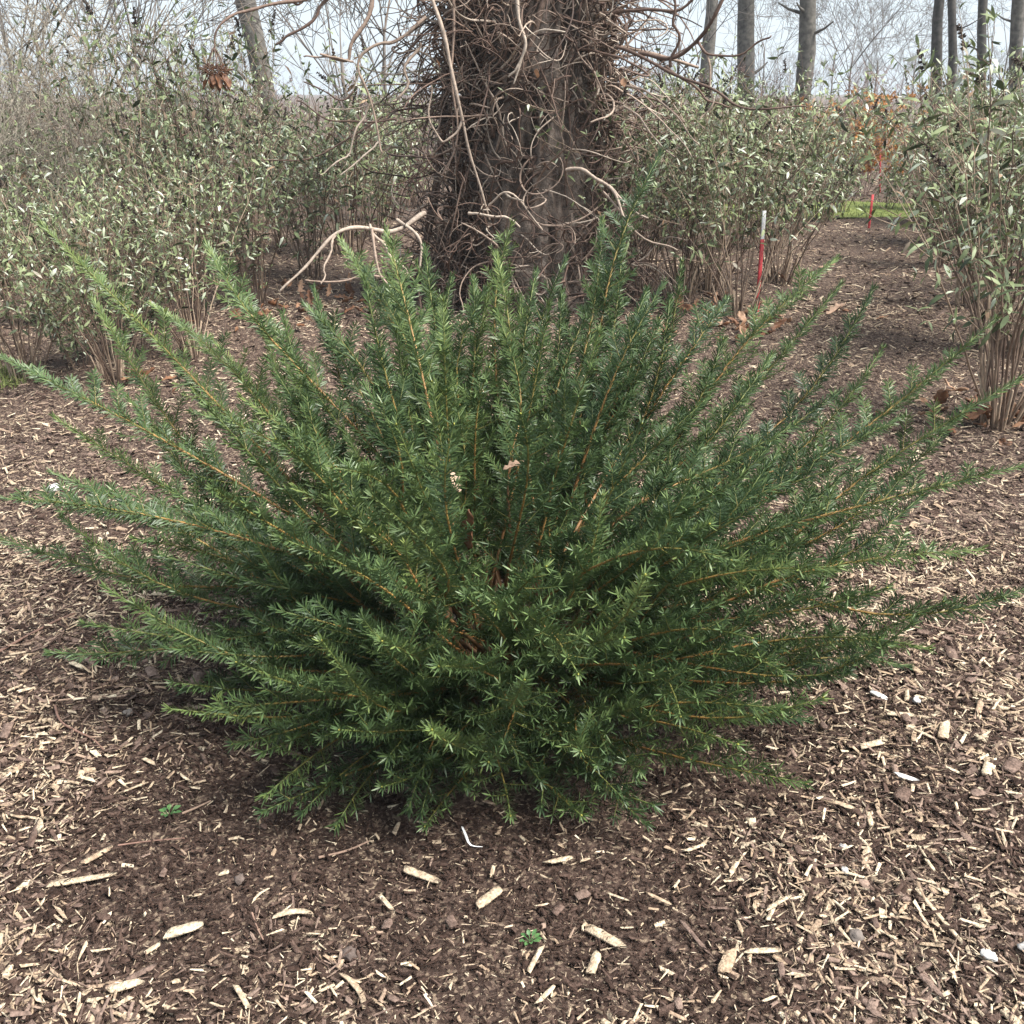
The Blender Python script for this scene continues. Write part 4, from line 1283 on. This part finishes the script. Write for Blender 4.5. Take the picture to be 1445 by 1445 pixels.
for (px, py, L, v, lab) in [(1165, 448, .15, .9, 'flat tan dead leaf lying on the mulch path near the stake'), (1155, 378, .14, .85, 'long tan dead leaf on the mulch further up the path'),
                            (1045, 540, .13, .85, 'pale tan dead leaf resting on mulch under yew shoots'), (140, 592, .07, .8, 'small pale brown leaf on mulch beside the yew shoots'),
                            (1235, 455, .08, .7, 'small upright withered leaf on the mulch path')]:
    p = on_ground(px, py); p[2] = float(gz(p[0], p[1])) + .012
    dead_leaf(p, L, v, lab, None, (.15, -.1, rng.uniform(-.4, .4)))
dead_leaf(at_Y(662, 775, 2.02), .10, .25, 'dark rusty oak leaf caught inside the yew branches', None, (.5, R(-80), .3))
dead_leaf(at_Y(648, 695, 2.25), .06, .98, 'pale whitish dead leaf lodged deep in the yew', None, (.3, R(-20), 2.2))
dead_leaf(at_Y(710, 662, 2.35), .06, .9, 'pale tan dead leaf lodged in the back of the yew', None, (.3, R(-10), .2))

# ------------------------------------------------------------------ single larger pieces lying on the mulch
def big_chip(px, py, lpx, ang, ratio, tone, label, group=None, mat='chip', thick=.24, bend=0.0):
    """chip with split ends; ang in picture degrees (up = positive) read onto the ground"""
    a = R(ang)
    p0 = on_ground(px - math.cos(a) * lpx / 2, py + math.sin(a) * lpx / 2)
    p1 = on_ground(px + math.cos(a) * lpx / 2, py - math.sin(a) * lpx / 2)
    c = (p0 + p1) / 2; d = p1 - p0
    L = float(np.linalg.norm(d)); yaw = math.atan2(d[1], d[0])
    W_ = L * ratio; T = max(.0015, W_ * thick)
    nu = 7
    u = np.linspace(-.5, .5, nu)
    prof = np.interp(u, [-.5, -.4, .3, .5], [rng.uniform(.5, 1), 1, .95, rng.uniform(.3, .95)]) * rng.uniform(.86, 1.06, nu)
    V = []
    for i in range(nu):
        x = u[i] * L; yc = bend * L * (1 - (u[i] * 2) ** 2)
        e0 = rng.normal(0, .09) * L if i in (0, nu - 1) else 0
        hw = W_ * prof[i] / 2
        for (sy, sz) in ((-1, 0), (1, 0), (.96, 1), (.15, 1.12), (-.95, .92)):
            V.append([x + e0 * sy, yc + hw * sy, T * sz * (0.75 + .25 * prof[i]) * rng.uniform(.85, 1.1)])
    V = np.array(V)
    Q = [[i * 5 + j, (i + 1) * 5 + j, (i + 1) * 5 + (j + 1) % 5, i * 5 + (j + 1) % 5] for i in range(nu - 1) for j in range(5)]
    for e in (0, (nu - 1) * 5):
        Q += [[e, e + 1, e + 2, e + 3], [e, e + 3, e + 4, e + 4]]
    Q = np.array(Q)
    Q = Q[[len(set(q)) == 4 for q in Q]]
    tone_v = np.clip(tone - .05 + rng.normal(0, .03, len(V)), 0, 1)
    o = Geo().add(V, Q, tone_v, 0.5).obj('wood_chip', M[mat])
    o.location = (float(c[0]), float(c[1]), float(gz(c[0], c[1])) + .012)
    o.rotation_euler = (rng.normal(0, .12), rng.normal(0, .06), yaw)
    tag(o, label, 'wood chip', group)
    return o


GP = 'large pale wood chips in front of the yew'
for args in [
    (265, 1335, 54, 15, .34, .93, 'broad pale yellow wood chip lying on dark mulch, widest of them'),
    (183, 1422, 52, 10, .30, .92, 'wide cream wood chip with a rough split end next to a brown bark flake'),
    (855, 1332, 58, -32, .27, .88, 'stout straight tan wood block beside a small brown bark flake'),
    (595, 1238, 52, -18, .24, .86, 'pointed tan wood sliver on the bare dark soil before the yew'),
    (690, 1275, 42, 38, .34, .85, 'rough split tan chip on dark soil near the pointed sliver'),
    (790, 1218, 38, 12, .22, .88, 'short square-ended cream stick on the dark soil'),
    (838, 1372, 30, 68, .40, .86, 'squat yellow wood chunk below the stout tan block'),
    (1025, 1374, 36, 68, .42, .80, 'splintered grey tan wood chunk with a frayed end'),
    (1075, 1359, 50, 0, .17, .90, 'straight cream stick beside the splintered chunk'),
    (1097, 1291, 38, 28, .17, .88, 'slim cream chip with rounded end on brown mulch'),
    (1320, 1316, 104, -52, .06, .88, 'long thin straight pale splinter lying across the mulch'),
    (415, 1308, 56, 8, .18, .86, 'curved pale shaving of wood with thin ends'),
    (118, 1262, 92, 8, .12, .88, 'long pale split stick lying beside a dark bark strip'),
    (140, 1228, 46, 32, .22, .80, 'weathered tan chip leaning over the long pale split stick'),
    (220, 1364, 26, 35, .30, .86, 'small cream chip close to the widest pale chip'),
    (62, 1190, 22, -78, .30, .88, 'short upright yellow chip near a brown stick'),
    (55, 1202, 40, 68, .20, .50, 'short brown bark stick among pale chips'),
    (1268, 1027, 38, -3, .26, .93, 'blocky cream chip near a white lump of stone'),
    (1230, 1068, 38, 10, .24, .90, 'blunt cream chip with notched edge below the blocky one'),
    (1306, 1062, 46, -25, .16, .88, 'long flat cream chip lying beside a steep short chip'),
    (1327, 1055, 28, 80, .30, .86, 'short steep cream chip touching a long flat one'),
    (1387, 1113, 26, 78, .30, .90, 'stubby pale yellow chip standing on end in the mulch'),
    (1188, 1150, 32, -18, .28, .84, 'rounded tan chip near the lowest yew shoot'),
    (1225, 1172, 24, -80, .22, .86, 'small upright cream chip beside the rounded tan one'),
    (500, 1420, 58, -58, .14, .84, 'tan curved stick at the bottom of the dark soil'),
    (345, 1432, 34, -60, .20, .86, 'narrow yellow sliver pointing away from the wide cream chip'),
    (205, 1402, 48, 28, .22, .58, 'brown bark flake lying behind the wide cream chip'),
    (755, 1370, 40, 62, .18, .87, 'narrow cream stick below the small green seedling'),
    (770, 1422, 34, 45, .20, .87, 'cream splinter with pointed end on coarse mulch'),
    (980, 1205, 30, 20, .2, .9, 'pale narrow chip at the edge of the dark soil'),
    (545, 1282, 26, -48, .22, .88, 'small pale sliver lying on the dark soil'),
    (190, 1130, 40, 22, .16, .84, 'weathered long chip near the small weed'),
    (930, 1275, 38, -22, .14, .82, 'thin grey tan stick on the soft brown mulch'),
    (872, 1270, 30, -18, .12, .9, 'thin cream stick lying flat on the brown soil'),
    (370, 1280, 30, 40, .16, .88, 'thin pale stick on the brown soil by the curved shaving'),
    (980, 1335, 60, -50, .10, .60, 'long brown bark strip on coarse mulch'),
    (1310, 1410, 50, -45, .2, .62, 'reddish brown bark strip on coarse mulch'),
    (1225, 1440, 40, -50, .3, .6, 'wide reddish bark flake on coarse mulch'),
]:
    big_chip(*args, group=GP if args[5] > .7 else 'large brown bark pieces', bend=.12 if 'curved' in args[6] else 0)
big_chip(1274, 1118, 30, -14, .30, .8, 'bright white bleached chip on the mulch beside the yew', None, 'chip_white')
big_chip(1237, 998, 24, -35, .4, .8, 'small white bleached flake beside the white lump of stone', None, 'chip_white')

# countable middle-sized pieces spread over the bed
def many_chips(n, region, lmin, lmax, tones, label, group, thin=(0.14, .35)):
    cnt = 0
    while cnt < n:
        px, py = rng.uniform(0, 1445), rng.uniform(900, 1440)
        p = on_ground(px, py)
        soil = float(soil_ring(p[0], p[1]))
        if (soil > .5) != (region == 'soil'): continue
        if region == 'coarse' and 330 < px < 1150 and py < 1190: continue
        L = rng.uniform(lmin, lmax)
        ra, to = rng.uniform(*thin), rng.uniform(*tones)
        mid = (thin[0] + thin[1]) / 2
        lab = ('slender ' if ra < mid else 'broad ') + ('darker ' if to < (tones[0] + tones[1]) / 2 else 'lighter ') + label
        big_chip(px, py, L, rng.uniform(-80, 80), ra, to, lab, group)
        cnt += 1


many_chips(66, 'coarse', 10, 24, (.74, .97), 'pale straw coloured wood chip lying loose on the coarse mulch', 'loose pale chips on the coarse mulch', (.1, .26))
many_chips(40, 'coarse', 10, 22, (.5, .66), 'brown bark flake lying loose on the coarse mulch', 'loose bark flakes on the coarse mulch', (.35, .7))
many_chips(26, 'soil', 9, 20, (.74, .95), 'small pale chip scattered on the dark planting soil', 'small chips on the dark soil')
many_chips(18, 'soil', 9, 20, (.42, .6), 'brown bark flake scattered on the dark planting soil', 'bark flakes on the dark soil', (.4, .75))


# twigs on the ground
def ground_twig(pl, r, tone, label):
    pts = np.array([on_ground(*q) for q in pl]); pts[:, 2] = gz(pts[:, 0], pts[:, 1]) + r + .008
    pts = smooth(pts)
    c = pts.mean(0)
    V, Q, t = tube(pts - c, np.linspace(r, r * .6, len(pts)), 6)
    o = Geo().add(V, Q, tone, t).obj('fallen_twig', M['twig'], None, True)
    o.location = tuple(c); tag(o, label, 'twig')


ground_twig([(0, 935), (40, 915), (80, 893), (108, 880)], .0045, .3, 'dark reddish twig lying on mulch below the lowest long yew shoot')
ground_twig([(82, 1018), (88, 1040), (110, 1052), (135, 1062), (150, 1078)], .0035, .45, 'bent reddish brown twig on the mulch')
ground_twig([(60, 1013), (90, 1010), (122, 1004)], .003, .8, 'straight pale grey twig on the mulch above the bent twig')
ground_twig([(258, 1157), (280, 1145), (298, 1134)], .003, .75, 'short pale broken twig beside the small weed')
ground_twig([(170, 1210), (215, 1200), (262, 1193)], .002, .4, 'thin dark twig on the soil below the small weed')
ground_twig([(1300, 895), (1335, 905), (1382, 912), (1386, 895), (1380, 880)], .0028, .65, 'hooked orange brown twig on mulch under the right-hand yew shoot')
ground_twig([(1395, 785), (1420, 797), (1450, 808)], .0032, .35, 'dark red twig on the pale mulch near the yew shoot tip')
ground_twig([(450, 1215), (490, 1202), (520, 1185)], .003, .7, 'pale brown twig on the soil just before the yew')
ground_twig([(358, 1306), (365, 1328), (374, 1345)], .0022, .6, 'thin brown stick standing out beside the curved shaving')


# stones
def stone(px, py, s, tone, label, mat='stone', name='stone'):
    p = on_ground(px, py)
    nu, nv = 9, 12
    V = []
    sd = rng.uniform(0, 50)
    for i in range(nu):
        a = math.pi * i / (nu - 1)
        for j in range(nv):
            b = 2 * math.pi * j / nv
            d = Vector((math.sin(a) * math.cos(b), math.sin(a) * math.sin(b), math.cos(a)))
            r = 1 + .6 * mnoise.noise(d * 1.5 + Vector((sd, 0, 0))) + .38 * mnoise.noise(d * 3.1 + Vector((0, sd, 0)))
            V.append([d.x * r * s, d.y * r * s * .8, d.z * r * s * .55])
    Q = np.array([[i * nv + j, (i + 1) * nv + j, (i + 1) * nv + (j + 1) % nv, i * nv + (j + 1) % nv] for i in range(nu - 1) for j in range(nv)])
    o = Geo().add(np.array(V), Q, tone, .5).obj(name, M[mat])
    o.location = (p[0], p[1], float(gz(p[0], p[1])) + s * .35 + .006); o.rotation_euler = (rng.uniform(-.3, .3), rng.uniform(-.3, .3), rng.uniform(0, 6))
    tag(o, label, 'stone')


stone(1390, 1371, .013, .98, 'white angular lump of stone on the coarse mulch')
stone(1290, 1008, .013, .96, 'white rounded lump of stone beside the blocky cream chip')
stone(1205, 1338, .015, .3, 'crumbly dark grey clod of stone on the mulch')
stone(494, 1364, .017, .08, 'rounded grey brown stone half sunk in the mulch')
stone(1440, 1360, .013, .7, 'pale grey pebble next to the white angular lump')
stone(340, 1255, .011, .1, 'round brown nugget on the dark soil')
stone(185, 1022, .014, .4, 'flat greenish grey stone among chips near the yew')
stone(1187, 1208, .008, .75, 'round yellowish nut on the dark patch of mulch', 'stone')
stone(1190, 1245, .009, .78, 'round tan nut below the yellowish one', 'stone')
stone(78, 695, .03, .95, 'pale whitish flat stone beyond the left yew shoots')


# seedlings
def weed(px, py, s, label):
    p = on_ground(px, py)
    o = empty('weed_seedling', (p[0], p[1], float(gz(p[0], p[1])) + .005)); tag(o, label, 'weed')
    for k in range(9):
        a = k * 2.4
        d = unit(np.array([[math.cos(a), math.sin(a), rng.uniform(.3, 1.2)]]))
        st = np.array([[0, 0, 0], d[0] * s * .4, d[0] * s * .7])
        V, Q, t = tube(st, .0008, 4); Geo().add(V, Q, .6, t).obj('stalk', M['weed'], o)
        V, Q, el, t = ribbons(np.array([d[0] * s * .65]), d, np.array([[0, 0, 1.0]]), s * rng.uniform(.5, .8), s * .45, [.3, 1, .9, .2], [0, .35, .7, 1], .15, .3)
        Geo().add(V, Q, rng.uniform(), t).obj('leaf', M['weed'], o)


weed(240, 1158, .022, 'tiny green weed seedling beside a short broken twig')
weed(748, 1338, .018, 'tiny green weed seedling above a narrow cream stick')
for k, (px, py) in enumerate([(60, 960), (1240, 300)]):
    pass

# bent white plastic strip before the yew
pl = [on_ground(652, 1170), on_ground(657, 1180), on_ground(662, 1194), on_ground(672, 1196), on_ground(681, 1195)]
pl = smooth(np.array(pl), it=1); pl[:, 2] = gz(pl[:, 0], pl[:, 1]) + np.linspace(.022, .010, len(pl))
c = pl.mean(0)
Vs = []
Tn = unit(np.gradient(pl, axis=0)); Sd = unit(np.cross(Tn, [0, 0, 1]))
wd = np.interp(np.linspace(0, 1, len(pl)), [0, .3, .6, 1], [.004, .006, .004, .002])
V = np.concatenate([pl - Sd * wd[:, None] * .5, pl + Sd * wd[:, None] * .5 + [0, 0, .001]]) - c
n = len(pl)
Q = np.array([[i, i + 1, n + i + 1, n + i] for i in range(n - 1)])
o = Geo().add(V, Q, .8, .5).obj('plastic_strip', M['white'])
o.location = tuple(c); md = o.modifiers.new('thickness', 'SOLIDIFY'); md.thickness = .0008
tag(o, 'bent white plastic strip stuck in the soil right before the yew', 'plastic strip')

# ------------------------------------------------------------------ haze
hx = 335.0
V = np.array([[-hx, -12, -1.2], [hx, -12, -1.2], [hx, 450, -1.2], [-hx, 450, -1.2], [-hx, -12, 24], [hx, -12, 24], [hx, 450, 24], [-hx, 450, 24]], float)
Q = np.array([[3, 2, 1, 0], [4, 5, 6, 7], [0, 1, 5, 4], [1, 2, 6, 5], [2, 3, 7, 6], [3, 0, 4, 7]])
hm = bpy.data.materials.new('haze'); hm.use_nodes = True
hn = hm.node_tree
hn.nodes.remove(hn.nodes['Principled BSDF'])
pv = hn.nodes.new('ShaderNodeVolumePrincipled')
pv.inputs['Color'].default_value = (0.86, 0.92, 0.97, 1)
pv.inputs['Density'].default_value = 0.0013
hn.links.new(pv.outputs[0], hn.nodes['Material Output'].inputs['Volume'])
hz = mobj('haze', mesh_from('haze', V, Q, hm))
tag(hz, 'thin pale winter haze over the whole place', 'haze', kind='stuff')
